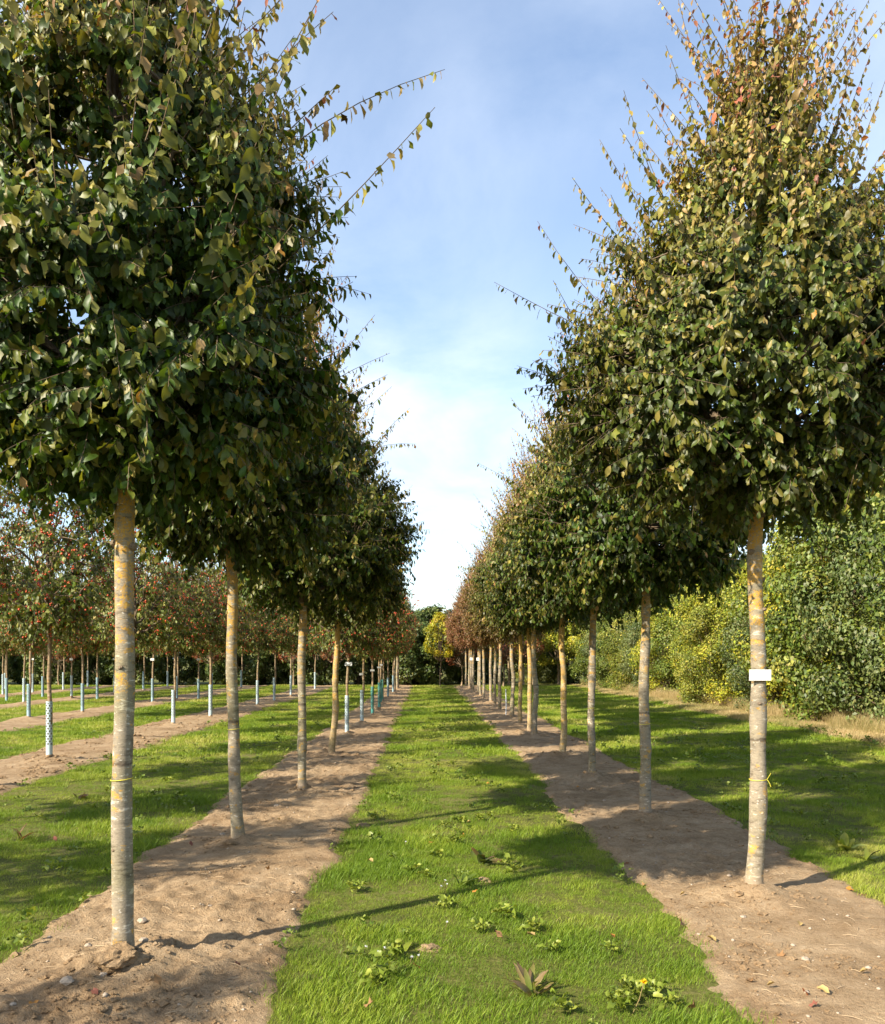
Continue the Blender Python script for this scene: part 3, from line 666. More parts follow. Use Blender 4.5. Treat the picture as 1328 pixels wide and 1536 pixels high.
# ------------------------------------------------------------------ shrubs and background trees
def lump_tree(seed, H, zb, R, env, nl, nleaf, leaf, table, weights, lump=(.3, .6), squash=1.):
    """leaf clumps spread over the crown; every clump has leaves over its upper and outer side"""
    r = np.random.default_rng(seed)
    h = r.random(nl) ** .85; az = r.random(nl) * 6.283; rad = envelope(h, env) * R * np.sqrt(r.uniform(.25, 1.0, nl)) * (1 + .16 * np.sin(2 * az + seed) + .12 * np.sin(5 * az + 5 * h))
    cen = np.stack([np.cos(az) * rad, np.sin(az) * rad * squash, zb + h * (H - zb)], -1)
    lr = r.uniform(*lump, nl); own = r.integers(0, nl, nleaf)
    ctr = np.array([0, 0, zb + .4 * (H - zb)]); out = nrm((cen - ctr) * np.array([1, 1, .6]))
    d = nrm(r.normal(0, 1, (nleaf, 3)) + 1.0 * out[own] + np.array([0, 0, .25]))
    P = cen[own] + d * lr[own][:, None] * r.uniform(.55, 1.1, nleaf)[:, None] * np.array([1, 1, .8])
    P[:, 2] = np.maximum(P[:, 2], .04)
    side = nrm(np.cross(d, r.normal(0, 1, d.shape)))
    D = nrm(side + .3 * d + np.array([0, 0, -.35])); N = nrm(d * .7 + np.array([0, 0, .6]) + r.normal(0, .35, d.shape))
    S = leaf[0] * r.uniform(.65, 1.25, nleaf); W = leaf[1] * r.uniform(.8, 1.2, nleaf); curl = np.abs(r.normal(.1, .1, nleaf))
    cl = r.choice(len(table), nl, p=weights)[own]; cl = np.where(r.random(nleaf) < .3, r.choice(len(table), nleaf, p=weights), cl)
    col = pal(r, nleaf, cl, table, .2)
    # sticks from the foot to the clumps
    ns = min(nl, 26); k = r.choice(nl, ns, replace=False)
    st = np.stack([bez(np.array([r.normal(0, .12), r.normal(0, .12), -.05]) if zb < .5 else np.array([0, 0, zb * .9]), np.array([cen[q, 0] * .35, cen[q, 1] * .35, cen[q, 2] * .6]), cen[q], 6) for q in k])
    V, Q = tubes(st, np.repeat(np.linspace(.03, .006, 6)[None], ns, 0), 5)
    return (leaf_mesh('crown', P, D, N, S, W, curl, col, M['shrub_leaf'], False, r), mesh_np('stems', V, [Q], None, True, [M['twig']]))
ENV_SHRUB = [(0, .62), (.15, .95), (.45, 1.0), (.7, .85), (.88, .55), (1, .18)]
YEL = [(.15, .19, .02), (.28, .30, .025), (.39, .38, .03), (.47, .40, .04)]
GRN = [(.082, .122, .016), (.14, .186, .026), (.21, .245, .04), (.28, .29, .055)]
SIL = [(.08, .115, .03), (.13, .17, .05), (.19, .22, .07), (.26, .27, .10)]
DRK = [(.065, .10, .022), (.10, .14, .03), (.14, .17, .04), (.18, .20, .05)]
RED = [(.10, .08, .025), (.20, .08, .03), (.28, .075, .03), (.26, .13, .05)]
SH = {'yellow': lump_tree(301, 4.6, .1, 1.55, ENV_SHRUB, 150, 36000, (.078, .64), YEL, (.3, .35, .25, .1)),
      'green': lump_tree(302, 5.0, .1, 1.7, ENV_SHRUB, 160, 36000, (.085, .68), GRN, (.3, .4, .2, .1)),
      'silver': lump_tree(303, 4.8, .1, 1.6, ENV_SHRUB, 160, 36000, (.078, .58), SIL, (.3, .4, .2, .1)),
      'olive': lump_tree(304, 4.2, .1, 1.5, ENV_SHRUB, 150, 36000, (.076, .65), [(.11, .14, .018), (.20, .23, .028), (.29, .29, .04), (.38, .33, .055)], (.3, .35, .25, .1)),
      'dark': lump_tree(305, 4.0, .1, 1.7, ENV_SHRUB, 100, 13000, (.17, .65), DRK, (.35, .4, .2, .05))}
def shrub(kind, x, y, sc, rz, label, group, zs=1., cat='shrub'):
    t = thing('shrub', label, cat, (x, y, 0), rz, group); t.scale = (sc, sc, sc * zs)
    cm, sm = SH[kind]; obj('crown', cm, t, kind='stuff'); obj('stems', sm, t)
HL = {'yellow': 'yellow-green leafy shrub along the hedge behind the dry verge', 'green': 'large-leaved mid green shrub along the hedge behind the dry verge',
      'silver': 'grey-green bushy shrub along the hedge behind the dry verge', 'olive': 'olive-yellow shrub along the hedge behind the dry verge'}
hedge = [('green', 11.5, 11.5, 1.2), ('green', 11.2, 14.0, 1.3), ('green', 11.0, 16.6, 1.28), ('silver', 10.9, 19.3, 1.25), ('green', 10.7, 21.8, 1.18), ('yellow', 10.8, 23.9, 1.12), ('silver', 10.2, 25.4, .82), ('yellow', 10.7, 27.6, 1.0), ('olive', 9.9, 29.3, .85),
         ('yellow', 10.5, 31.4, 1.0), ('green', 10.5, 33.8, .95), ('yellow', 10.2, 36.2, .98), ('silver', 10.2, 38.8, .9), ('olive', 10.2, 41.2, 1.0), ('green', 10.1, 43.8, .9), ('silver', 10.3, 46.4, 1.0), ('green', 10.2, 49.2, 1.0),
         ('silver', 13.4, 14.5, 1.5), ('olive', 13.5, 18.0, 1.65), ('silver', 13.2, 21.5, 1.3), ('yellow', 13.2, 25.2, 1.25), ('green', 13, 29, 1.1), ('silver', 12.8, 33, 1.1), ('yellow', 12.8, 37, 1.1), ('green', 12.7, 41.5, 1.1), ('silver', 12.8, 46, 1.15)]
cnt = {}
for i, (k, x, y, s) in enumerate(hedge):
    if i == 17: cnt = {}
    cnt[k] = cnt.get(k, 0) + 1
    shrub(k, x, y, s, i * 1.7, f'{ORD(cnt[k])} ' + HL[k] + (', front rank' if i < 17 else ', rear rank'), 'shrubs of the tall hedge', (1.14 if y < 24 else 1.0) + .08 * math.sin(i * 2.3))
for i in range(22):
    x = -36 + i * 1.75; shrub('dark', x + .4 * math.sin(i * 5), 52.5 + 1.2 * math.sin(i * 2.1), .95 + .18 * math.sin(i * 1.9), i * 1.3, f'{ORD(22 - i)} dark shrub from the path end of the low belt behind the red-fruited rows', 'dark shrubs closing the field')
for i, (x, y, s, k) in enumerate(((2.2, 55, .75, 'dark'), (4.6, 56, .85, 'dark'), (7.0, 55, .8, 'olive'), (9.0, 54.5, .9, 'dark'), (11.5, 54, 1.05, 'green'), (14, 54, 1.1, 'dark'), (-.4, 58, .7, 'dark'))):
    shrub(k, x, y, s, i * 2.1, 'dark low shrub closing the far end of the grass path', 'shrubs beyond the end of the path')

ENV_TREE = [(0, .45), (.2, .9), (.4, 1.0), (.65, .8), (.85, .45), (1, .1)]
ENV_CONE = [(0, .9), (.15, 1.0), (.5, .62), (.8, .28), (1, .05)]
TR = {'yellow': lump_tree(401, 4.2, 1.75, 1.25, ENV_TREE, 70, 6500, (.11, .7), [(.17, .19, .012), (.30, .29, .012), (.40, .36, .015), (.46, .36, .02)], (.15, .3, .35, .2), (.2, .4)),
      'red': lump_tree(402, 3.6, 1.6, 1.2, ENV_TREE, 60, 5000, (.10, .6), RED, (.2, .3, .3, .2), (.2, .4)),
      'lime': lump_tree(403, 5.6, 1.5, 1.9, ENV_TREE, 80, 8000, (.13, .7), YEL, (.2, .35, .3, .15), (.3, .6)),
      'wood': lump_tree(404, 11, 1.5, 3.6, ENV_TREE, 90, 9000, (.30, .7), [(.020, .038, .014), (.035, .056, .020), (.06, .078, .026), (.085, .10, .035)], (.3, .35, .25, .1), (.6, 1.2)),
      'fir': lump_tree(405, 12, .8, 2.6, ENV_CONE, 110, 9000, (.30, .4), [(.014, .030, .018), (.022, .042, .024), (.035, .056, .03), (.05, .07, .035)], (.3, .4, .2, .1), (.4, .8))}
bt = {k: trunk_mesh('trunk', h, 500 + i, (.05, 0), .02, r0, r0 * .7, M['bark_apple'], 10)[0] for i, (k, h, r0) in enumerate((('yellow', 2.2, .06), ('red', 2.0, .05), ('lime', 2.2, .09), ('wood', 4, .25), ('fir', 4, .25)))}
def bgtree(kind, x, y, sc, rz, label, group, zs=1.):
    t = thing('background_tree', label, 'tree', (x, y, 0), rz, group); t.scale = (sc, sc, sc * zs)
    obj('trunk', bt[kind], t); obj('crown', TR[kind][0], t, kind='stuff'); obj('branches', TR[kind][1], t)
bgtree('yellow', .75, 48.8, .76, 0, 'bright yellow-green young tree closing the end of the grass path', 'young trees at the end of the path', 1.25)
bgtree('red', 2.05, 50.5, .95, 1, 'small red-orange tree beside the bright yellow one', 'young trees at the end of the path', .9)
for i, (k, x, y, s) in enumerate((('red', 4.3, 48.5, .95), ('red', 5.6, 50, 1.0), ('lime', 6.4, 52, .9), ('lime', 8.0, 52.5, .95), ('yellow', 5.0, 52.5, 1.2), ('lime', 9.6, 51.5, .9))):
    bgtree(k, x, y, s, i * 1.9, {'red': 'red-orange young tree seen between the trunks on the hedge side', 'lime': 'lime green tree seen between the trunks on the hedge side', 'yellow': 'yellow young tree seen between the trunks on the hedge side'}[k], 'young trees between the rows and the hedge')
for i, (x, y) in enumerate(((-17, 49.5), (-12.2, 49), (-7.6, 49.5), (-5.2, 48.8), (-21, 49.5))):
    bgtree('red', x, y, 1.0, i * 1.1, 'small red-orange tree behind the red-fruited rows', 'red-orange trees behind the red-fruited rows')
for i in range(15):
    x = -42 + i * 6.3 + (3.2 if i >= 7 else -1.2); y = 92 + 9 * math.sin(i * 2.7); k = 'fir' if i in (7, 9, 10) else 'wood'
    bgtree(k, x, y, .72 + .12 * math.sin(i * 1.7), i, 'dark tall conifer in the wood beyond the nursery' if k == 'fir' else 'tall green tree in the wood beyond the nursery', 'trees of the far wood', .95)
for i, (k, x, y, s) in enumerate((('fir', 14.2, 66, .75), ('fir', 17.5, 68, .85), ('wood', 11.0, 68, .62), ('wood', 21, 66, .8), ('fir', -1.7, 72, .50), ('wood', 4.3, 74, .5), ('wood', 1.4, 80, .30), ('wood', -1.5, 125, .72), ('wood', 3.6, 128, .75), ('wood', 8, 125, .7))):
    bgtree(k, x, y, s, i * 2.2, 'dark conifer standing behind the far end of the hedge' if k == 'fir' and x > 5 else 'dark green tree rising over the end of the grass path', 'trees behind the end of the path')
# far house glimpsed above the yellow tree
hx, hy, hz = 1.1, 112.0, 0
M['hwall'] = mat_simple('brick_wall', (.45, .24, .15), .85, .2, .15, 3); M['hroof'] = mat_simple('tile_roof', (.40, .17, .09), .8, .2, .2, 4); M['hglass'] = mat_simple('window_glass', (.25, .28, .32), .15, .5, .1, 2); M['hframe'] = mat_simple('window_frame', (.8, .8, .78), .5, .3, .05, 5)
house = thing('house', 'small brick house with tiled roof far off above the yellow tree', 'house', (hx, hy, 0))
def boxm(name, x0, x1, y0, y1, z0, z1, m):
    v = np.array([(x, y, z) for x in (x0, x1) for y in (y0, y1) for z in (z0, z1)], float)
    return mesh_np(name, v, [np.array([(0, 1, 3, 2), (4, 6, 7, 5), (0, 4, 5, 1), (2, 3, 7, 6), (0, 2, 6, 4), (1, 5, 7, 3)])], None, False, [m])
obj('wall', boxm('wall', -1.9, 1.9, 0, 6, 0, 5.2, M['hwall']), house)
rv = np.array([(-2.2, -.4, 5.1), (2.2, -.4, 5.1), (2.2, 6.4, 5.1), (-2.2, 6.4, 5.1), (-2.2, 3, 6.9), (2.2, 3, 6.9)])
ro = obj('roof', mesh_np('roof', rv, [np.array([(0, 1, 5, 4), (2, 3, 4, 5), (0, 3, 2, 1)]), np.array([(0, 4, 3), (1, 2, 5)])], None, False, [M['hroof']]), house)
obj('chimney', boxm('chimney', .9, 1.4, 3.3, 3.9, 6.2, 7.3, M['hwall']), ro)
for wx in (-1.1, 1.1):
    w = obj('window', boxm('window', wx - .55, wx + .55, -.05, .05, 3.7, 4.9, M['hframe']), house); obj('pane', boxm('pane', wx - .45, wx + .45, -.07, -.052, 3.8, 4.8, M['hglass']), w)

# ------------------------------------------------------------------ grass
def tuft_mesh(name, n, rad, hmin, hmax, wid, seed, mat, lean=.5):
    r = np.random.default_rng(seed); a = r.random(n) * 6.283; q = np.sqrt(r.random(n)) * rad
    b = np.stack([q * np.cos(a), q * np.sin(a), np.full(n, -.01)], -1)
    da = r.random(n) * 6.283; ln = r.uniform(.1, 1.2, n) * lean; h = r.uniform(hmin, hmax, n)
    dirv = np.stack([np.cos(da), np.sin(da), 0 * da], -1); sd = np.stack([-np.sin(da + .6), np.cos(da + .6), 0 * da], -1)
    V = []
    for t, w in ((0, 1.), (.5, .8), (1., .0)):
        c = b + np.stack([0 * h, 0 * h, h * (t - .28 * ln * t * t)], -1) + dirv * (h * ln * t ** 1.7)[:, None]
        if w: V += [c - sd * (wid * w / 2), c + sd * (wid * w / 2)]
        else: V += [c]
    V = np.stack(V, 1).reshape(-1, 3); o = (np.arange(n) * 5)[:, None]
    q4 = np.array([[0, 1, 3, 2]]) + o; t3 = np.array([[2, 3, 4]]) + o
    col = np.repeat(np.clip(r.normal(.5, .25, (n, 1)), 0, 1), 5, 0).repeat(3, 1)
    me = mesh_np(name, V, [q4, t3], col, True, [mat])
    return me
def scatter(name, P, scale, gt, tufts, label, hi=1.0):
    """stuff: tufts set out at the points P by geometry nodes"""
    me = bpy.data.meshes.new(name); me.vertices.add(len(P)); me.vertices.foreach_set('co', P.astype(np.float32).ravel())
    for nm, ty, dat in (('sc', 'FLOAT', scale), ('rz', 'FLOAT', rng.random(len(P)) * 6.283), ('pick', 'INT', rng.integers(0, len(tufts), len(P)))):
        a = me.attributes.new(nm, ty, 'POINT'); a.data.foreach_set('value', np.asarray(dat, dtype=np.int32 if ty == 'INT' else np.float32))
    a = me.attributes.new('gt', 'FLOAT_COLOR', 'POINT'); c4 = np.ones((len(P), 4), np.float32); c4[:, :3] = gt[:, None]; a.data.foreach_set('color', c4.ravel())
    o = obj(name, me, kind='stuff'); o['label'] = label
    gn = bpy.data.node_groups.new(name + '_nodes', 'GeometryNodeTree')
    gn.interface.new_socket('Geometry', in_out='INPUT', socket_type='NodeSocketGeometry'); gn.interface.new_socket('Geometry', in_out='OUTPUT', socket_type='NodeSocketGeometry')
    N_ = gn.nodes; i_ = N_.new('NodeGroupInput'); o_ = N_.new('NodeGroupOutput')
    join = N_.new('GeometryNodeGeometryToInstance')
    for t in tufts:
        oi = N_.new('GeometryNodeObjectInfo'); oi.inputs['Object'].default_value = t; oi.inputs['As Instance'].default_value = True
        gn.links.new(oi.outputs['Geometry'], join.inputs[0])
    def at(nm, ty):
        n = N_.new('GeometryNodeInputNamedAttribute'); n.data_type = ty; n.inputs['Name'].default_value = nm; return n.outputs['Attribute']
    iop = N_.new('GeometryNodeInstanceOnPoints'); iop.inputs['Pick Instance'].default_value = True
    m2p = N_.new('GeometryNodeMeshToPoints'); gn.links.new(i_.outputs[0], m2p.inputs['Mesh'])
    gn.links.new(m2p.outputs[0], iop.inputs['Points'])
    gn.links.new(join.outputs[0], iop.inputs['Instance']); gn.links.new(at('pick', 'INT'), iop.inputs['Instance Index'])
    cx = N_.new('ShaderNodeCombineXYZ'); gn.links.new(at('rz', 'FLOAT'), cx.inputs[2]); gn.links.new(cx.outputs[0], iop.inputs['Rotation'])
    gn.links.new(at('sc', 'FLOAT'), iop.inputs['Scale']); gn.links.new(iop.outputs[0], o_.inputs[0])
    md = o.modifiers.new('scatter', 'NODES'); md.node_group = gn
    return o
def proto(me):
    o = bpy.data.objects.new(me.name, me); return o      # never linked to the scene: only used as a source of tufts

tufts_near = [proto(tuft_mesh('grass_tuft', 60, .085, .018, .056, .0027, 700 + i, M['grass'], .75)) for i in range(6)]
tufts_far = [proto(tuft_mesh('grass_tuft', 48, .12, .028, .060, .0055, 720 + i, M['grass'], .7)) for i in range(4)]
def in_bed(x, y, inset):
    m = np.zeros(len(x), bool)
    for k, (a, b) in BEDS.items():
        e = .16 * vnoise(x * 0 + (1 if k == 'L' else 5), y, .55, 1) + .10 * vnoise(x, y, .16, 2)
        m |= (np.minimum(x - a, b - x) + e) > inset
    return m
def gpoints(y0, y1, dens, inset=.015):
    xa, xb = -.56 * y1 - 1.2, min(.60 * y1 + 1.2, 11.5)
    n = int((xb - xa) * (y1 - y0) * dens); x = rng.uniform(xa, xb, n); y = rng.uniform(y0, y1, n)
    k = (x > -.54 * y - 1.0) & (x < .58 * y + 1.0) & (x > -24) & ~in_bed(x, y, inset) & ~((x + .7 * vnoise(x, y, 1.1, 20) > 8.6 + .35 * rng.normal(0, 1, n)) & (y > 8))
    thin = vnoise(x, y, .35, 36) + .6 * vnoise(x, y, .12, 37); k &= ~((thin < -.34) & (rng.random(n) < .5))
    return x[k], y[k]
def gtint(x, y):
    return np.clip(.42 + .9 * vnoise(x, y, 1.9, 30) + .9 * vnoise(x, y, .45, 31) + .5 * vnoise(x, y, .15, 35) + rng.normal(0, .13, len(x)) + .12 * np.clip((y - 20) / 20, 0, 1), 0, 1)
bands = [(2.6, 7.5, 300, 1.0, tufts_near), (7.5, 14, 130, 1.15, tufts_near), (14, 26, 60, 1.25, tufts_far), (26, 50, 22, 1.7, tufts_far)]
PX, PS, PT = {0: [], 1: []}, {0: [], 1: []}, {0: [], 1: []}
for y0, y1, dn, s, tf in bands:
    x, y = gpoints(y0, y1, dn); w = 0 if tf is tufts_near else 1
    hv = np.clip(.95 + 1.3 * vnoise(x, y, .7, 33) + 1.0 * vnoise(x, y, .22, 34), .6, 2.0)
    PX[w].append(np.stack([x, y, 0 * x], -1)); PS[w].append(s * hv * rng.uniform(.75, 1.2, len(x))); PT[w].append(gtint(x, y))
for w, tf in ((0, tufts_near), (1, tufts_far)):
    scatter('grass', np.concatenate(PX[w]), np.concatenate(PS[w]), np.concatenate(PT[w]), tf, ('short green grass of the path and strips between the soil beds', 'green grass of the strips farther down the rows')[w])
# dry grass on the verge and under the hedge
tufts_dry = [proto(tuft_mesh('dry_tuft', 26, .10, .05, .12, .006, 740 + i, M['dry_grass'], .9)) for i in range(3)]
tufts_tall = [proto(tuft_mesh('tall_dry_tuft', 34, .16, .14, .46, .005, 750 + i, M['dry_grass'], .55)) for i in range(3)]
n = 9000; y = rng.uniform(9, 50, n); x = rng.uniform(7.9, 9.8, n); k = (x + .7 * vnoise(x, y, 1.1, 20) > 8.2)
x, y = x[k], y[k]; scatter('dry_grass', np.stack([x, y, 0 * x + .01], -1), rng.uniform(.8, 1.5, len(x)), np.clip(.45 + vnoise(x, y, .8, 40) + rng.normal(0, .2, len(x)), 0, 1), tufts_dry, 'short straw-coloured grass of the mown verge')
n = 3600; y = rng.uniform(9, 50, n); x = 9.35 + .5 * vnoise(y * 0, y, 2.2, 41) * 1.5 + np.abs(rng.normal(0, .55, n)) - .1
scatter('dry_grass', np.stack([x, y, 0 * x + .01], -1), rng.uniform(.6, 1.25, n), np.clip(.6 + .7 * vnoise(x, y, 1.2, 42) + rng.normal(0, .2, n), 0, 1), tufts_tall, 'tall brown dry grass along the foot of the hedge')

# ------------------------------------------------------------------ clods, stones, litter on the soil
r = np.random.default_rng(77)
def rough_blobs(P, S, seed):
    rr = np.random.default_rng(seed); V = P[:, None] + S[:, None, None] * (ico_v[None] * rr.uniform(.6, 1.25, (len(P), len(ico_v), 1))) * np.array([1.1, 1, .62])
    F = ico_f[None] + (np.arange(len(P)) * len(ico_v))[:, None, None]; return V.reshape(-1, 3), F.reshape(-1, 3)
pts, sz = [], []
for key in 'LRA':
    x0, x1 = BEDS[key]; n = 18000
    y = (3.4 if key != 'A' else 9) + 16 * r.random(n) ** 1.7; x = r.uniform(x0 + .06, x1 - .06, n)
    # crumbs gather at the bed edges, round the feet and in loose patches
    e = np.minimum(x - x0, x1 - x); w = .03 + .8 * np.exp(-e / .12) + 1.0 * (vnoise(x, y, .5, 50) + .5 * vnoise(x, y, .15, 51) > .22)
    for fx, fy in FEET[key][:6]: w = w + 1.0 * np.exp(-((x - fx) ** 2 + (y - fy) ** 2) / .10)
    k = r.random(n) < w * .55; x, y = x[k], y[k]
    z = bed_h(x, y, key); pts.append(np.stack([x, y, z + .002], -1)); sz.append(np.clip(r.lognormal(-5.2 if key != 'A' else -4.5, .65, len(x)), .003, .04))
V, F = rough_blobs(np.concatenate(pts), np.concatenate(sz), 1)
o = obj('soil_crumbs', mesh_np('soil_crumbs', V, [F], None, False, [M['clod']]), kind='stuff'); o['label'] = 'loose brown crumbs and clods of earth over the soil beds'
pts, sz = [], []
for key in 'LR':
    x0, x1 = BEDS[key]; n = 260; y = 3.4 + 14 * r.random(n) ** 1.5; x = r.uniform(x0 + .08, x1 - .08, n)
    pts.append(np.stack([x, y, bed_h(x, y, key) + .002], -1)); sz.append(np.clip(r.lognormal(-5.1, .5, n), .003, .018))
V, F = rough_blobs(np.concatenate(pts), np.concatenate(sz), 2)
o = obj('pebbles', mesh_np('pebbles', V, [F], None, True, [M['stone']]), kind='stuff'); o['label'] = 'small pale pebbles strewn over the soil beds'
# straw and twig litter
pl = []
for key in 'LR':
    x0, x1 = BEDS[key]; n = 260; y = 3.5 + 9 * r.random(n) ** 1.4; x = r.uniform(x0 + .08, x1 - .08, n); a = r.random(n) * 6.28; L = r.uniform(.02, .09, n); z = bed_h(x, y, key) + .004
    d = np.stack([np.cos(a) * L, np.sin(a) * L, 0 * a], -1); c = np.stack([x, y, z], -1)
    pl.append(np.stack([c - d / 2, c + np.array([0, 0, .004]), c + d / 2], 1))
pl = np.concatenate(pl); V, Q = tubes(pl, np.full(pl.shape[:2], .0016), 4)
M['straw'] = mat_simple('straw_bits', (.42, .31, .19), .8, .2, .4, 5)
o = obj('straw_litter', mesh_np('straw_litter', V, [Q], None, True, [M['straw']]), kind='stuff'); o['label'] = 'bits of straw and twig lying on the soil beds'
# single stones and lumps one can pick out
def lump_mesh(name, rad, seed, mat, flat=.65, sub=3):
    import bmesh
    bm = bmesh.new(); bmesh.ops.create_icosphere(bm, subdivisions=sub, radius=rad); rr = np.random.default_rng(seed); o3 = rr.random(3) * 9
    for v in bm.verts:
        c = v.co / rad; n_ = float(vnoise(c.x + o3[0], c.y + c.z * 1.7 + o3[1], .55) + .6 * vnoise(c.y + o3[2], c.z + c.x, .25) + .35 * vnoise(c.x * 1.3 + c.z, c.y + o3[0], .11))
        v.co *= 1 + .55 * n_; v.co.z *= flat
    me = bpy.data.meshes.new(name); bm.to_mesh(me); bm.free(); me.materials.append(mat)
    return me
stone_m = [lump_mesh('stone', 1.0, 10 + i, M['stone'], .6, 2) for i in range(3)]
for i, (a, b, s) in enumerate(((214, 1388, .028), (415, 1214, .030), (334, 1257, .022), (100, 1497, .030), (20, 1524, .014), (155, 1483, .016), (600, 1108, .025), (1115, 1384, .018), (1208, 1448, .020), (1190, 1425, .013), (315, 1363, .018), (440, 1345, .014), (132, 1434, .018), (216, 1440, .024))):
    x, y = px(a, b); o = obj('stone', stone_m[i % 3], None, (x, y, bed_z(x, y) + s * .25)); o.scale = (s,) * 3; o.rotation_euler = (0, 0, i * 1.4)
    tag(o, ('small pale stone on the bare soil round the first lichen-spotted tree' if a < 330 and b > 1340 else 'small pale stone on the bare soil by the forked tree' if a < 700 else 'small pale stone on the bare soil by the carded tree'), 'stone', 'loose stones on the soil')
clod_m = [lump_mesh('earth_clod', 1.0, 30 + i, M['clod'], .7, 4) for i in range(3)]
for i, (a, b, s, lab) in enumerate(((645, 1424, .062, 'crumbly brown lump of earth sitting in the grass path'), (727, 1322, .055, 'lump of earth in the grass beside dark dock leaves'), (545, 1240, .075, 'flat lump of earth at the edge of the grass path'),
        (180, 1468, .115, 'big clod of earth heaped against the foot of the first lichen-spotted tree'), (235, 1440, .09, 'clod of earth behind the foot of the first lichen-spotted tree'), (150, 1462, .07, 'dark clod of earth beside the first lichen-spotted tree'),
        (345, 1277, .08, 'clod of earth at the foot of the forked tree'), (455, 1192, .10, 'clod of earth at the foot of the straight grey trunk'), (1145, 1345, .05, 'clod of earth at the foot of the carded tree'), (1065, 1282, .11, 'low mound of earth in the soil bed before the carded tree'))):
    x, y = px(a, b); o = obj('earth_clod', clod_m[i % 3], None, (x, y, bed_z(x, y) - s * .05)); o.scale = (s, s * .9, s * (.7 if i != 9 else .3)); o.rotation_euler = (0, 0, i * 1.1)
    tag(o, lab, 'clod', 'lumps of earth')
# branch scars left by pruning on the front trunks
M['scar'] = mat_simple('branch_scar', (.20, .15, .10), .85, .15, .4, 60, .4)
scar_m = lump_mesh('branch_scar', 1.0, 55, M['scar'], .8, 3)
for tr_, p_, r_, lst in ((TRUNK_A[0], TRUNK_A[1], .047, ((2.19, 3.4, .021), (2.17, 6.0, .024), (1.55, 4.6, .013), (.62, 4.1, .012))), (TRUNK_B[0], TRUNK_B[1], .049, ((2.30, 3.9, .02), (1.92, 5.6, .016), (1.30, 4.5, .013), (2.12, .1, .02)))):
    for z_, a_, s_ in lst:
        c_ = p_[np.argmin(np.abs(p_[:, 2] - z_))]; o = obj('branch_scar', scar_m, tr_, (c_[0] + math.cos(a_) * r_, c_[1] + math.sin(a_) * r_, z_)); o.scale = (s_, s_, s_ * 1.15)
# fallen leaves
fl_cols = [(.34, .12, .045), (.32, .18, .08), (.46, .21, .04), (.24, .09, .06), (.42, .30, .12)]
M['fallen'] = mat_leaf('fallen_leaf', .6, .3, .1)
flm = [leaf_mesh('fallen_leaf', np.zeros((1, 3)), np.array([[1., 0, 0]]), np.array([[0, 0, 1.]]), np.ones(1), np.array([.6]), np.array([-.18 - .1 * (i % 2)]), np.array([c]), M['fallen'], True, np.random.default_rng(i + 2), .12) for i, c in enumerate(fl_cols)]
spots = [(935, 1301, 0), (1282, 1342, 2), (1209, 1500, 0), (1213, 1523, 3), (145, 1508, 3), (60, 1518, 2), (110, 1367, 0), (288, 1276, 3), (362, 1465, 3), (318, 1243, 0), (1005, 1190, 4), (1010, 1196, 0), (960, 1330, 1), (1030, 1394, 1), (1125, 1473, 1), (1165, 1440, 1), (1245, 1505, 4), (1040, 1515, 1), (1150, 1490, 4), (870, 1185, 2), (1200, 1395, 4), (1290, 1470, 4), (240, 1500, 1), (405, 1310, 1), (1108, 1276, 2), (1305, 1345, 3), (420, 1235, 4), (1020, 1350, 4), (1075, 1420, 4)]
gspots = [(695, 1256, 2), (643, 1270, 2), (755, 1416, 1), (628, 1460, 0), (545, 1520, 1), (803, 1413, 4), (920, 1411, 2), (708, 1347, 2), (85, 1268, 3), (1085, 1200, 4), (655, 1150, 0), (735, 1180, 2), (975, 1160, 2), (700, 1240, 4), (560, 1300, 4)]
for i, (a, b, c) in enumerate(spots + gspots):
    soil = i < len(spots); x, y = px(a, b); o = obj('fallen_leaf', flm[c], None, (x, y, (bed_z(x, y) + .012) if soil else .038)); s = (.045, .06, .052)[i % 3]
    o.scale = (s,) * 3; o.rotation_euler = (.3 * math.sin(i * 3), .3 * math.cos(i * 5), i * 2.1)
    cn = ('orange-red', 'light brown', 'bright orange', 'dull red', 'straw-yellow')[c]
    tag(o, f'{cn} fallen leaf lying on the ' + ('bare soil' if soil else 'green grass'), 'leaf', 'fallen leaves')

# ------------------------------------------------------------------ weeds in the grass
def strap_mesh(L, w, seed, col, tip=(.2, .2, .03), arch=.5, k=7, toothed=0.):
    rr = np.random.default_rng(seed); t = np.linspace(0, 1, k)
    prof = w * np.sin(np.pi * np.clip(t * .86 + .09, 0, 1)) ** .8; prof[-1] = w * .05
    if toothed: prof = prof * (1 + toothed * np.where(np.arange(k) % 2, 1, -1)); 
    th = np.cumsum(np.full(k, arch / k)) ; dx = np.cumsum(np.sin(th + .15)) / k * L; dz = np.cumsum(np.cos(th + .15)) / k * L
    c = np.stack([dx, 0 * dx, dz], -1); c -= c[0]
    nrmv = np.stack([-np.cos(th + .15), 0 * th, np.sin(th + .15)], -1)
    wv = rr.normal(0, .10, (k, 2)) * w
    V = np.stack([c + np.array([0, 1, 0]) * prof[:, None] + nrmv * (wv[:, :1] + .25 * prof[:, None]), c, c - np.array([0, 1, 0]) * prof[:, None] + nrmv * (wv[:, 1:] + .25 * prof[:, None])], 1)
    idx = np.arange(3 * k).reshape(k, 3); Q = np.concatenate([np.stack([idx[:-1, j], idx[:-1, j + 1], idx[1:, j + 1], idx[1:, j]], -1) for j in (0, 1)])
    cc = np.array(col)[None] * (1 - t[:, None] ** 2) + np.array(tip)[None] * t[:, None] ** 2
    return mesh_np('leaf', V.reshape(-1, 3), [Q], np.repeat(cc, 3, 0), True, [M['weed_leaf']])
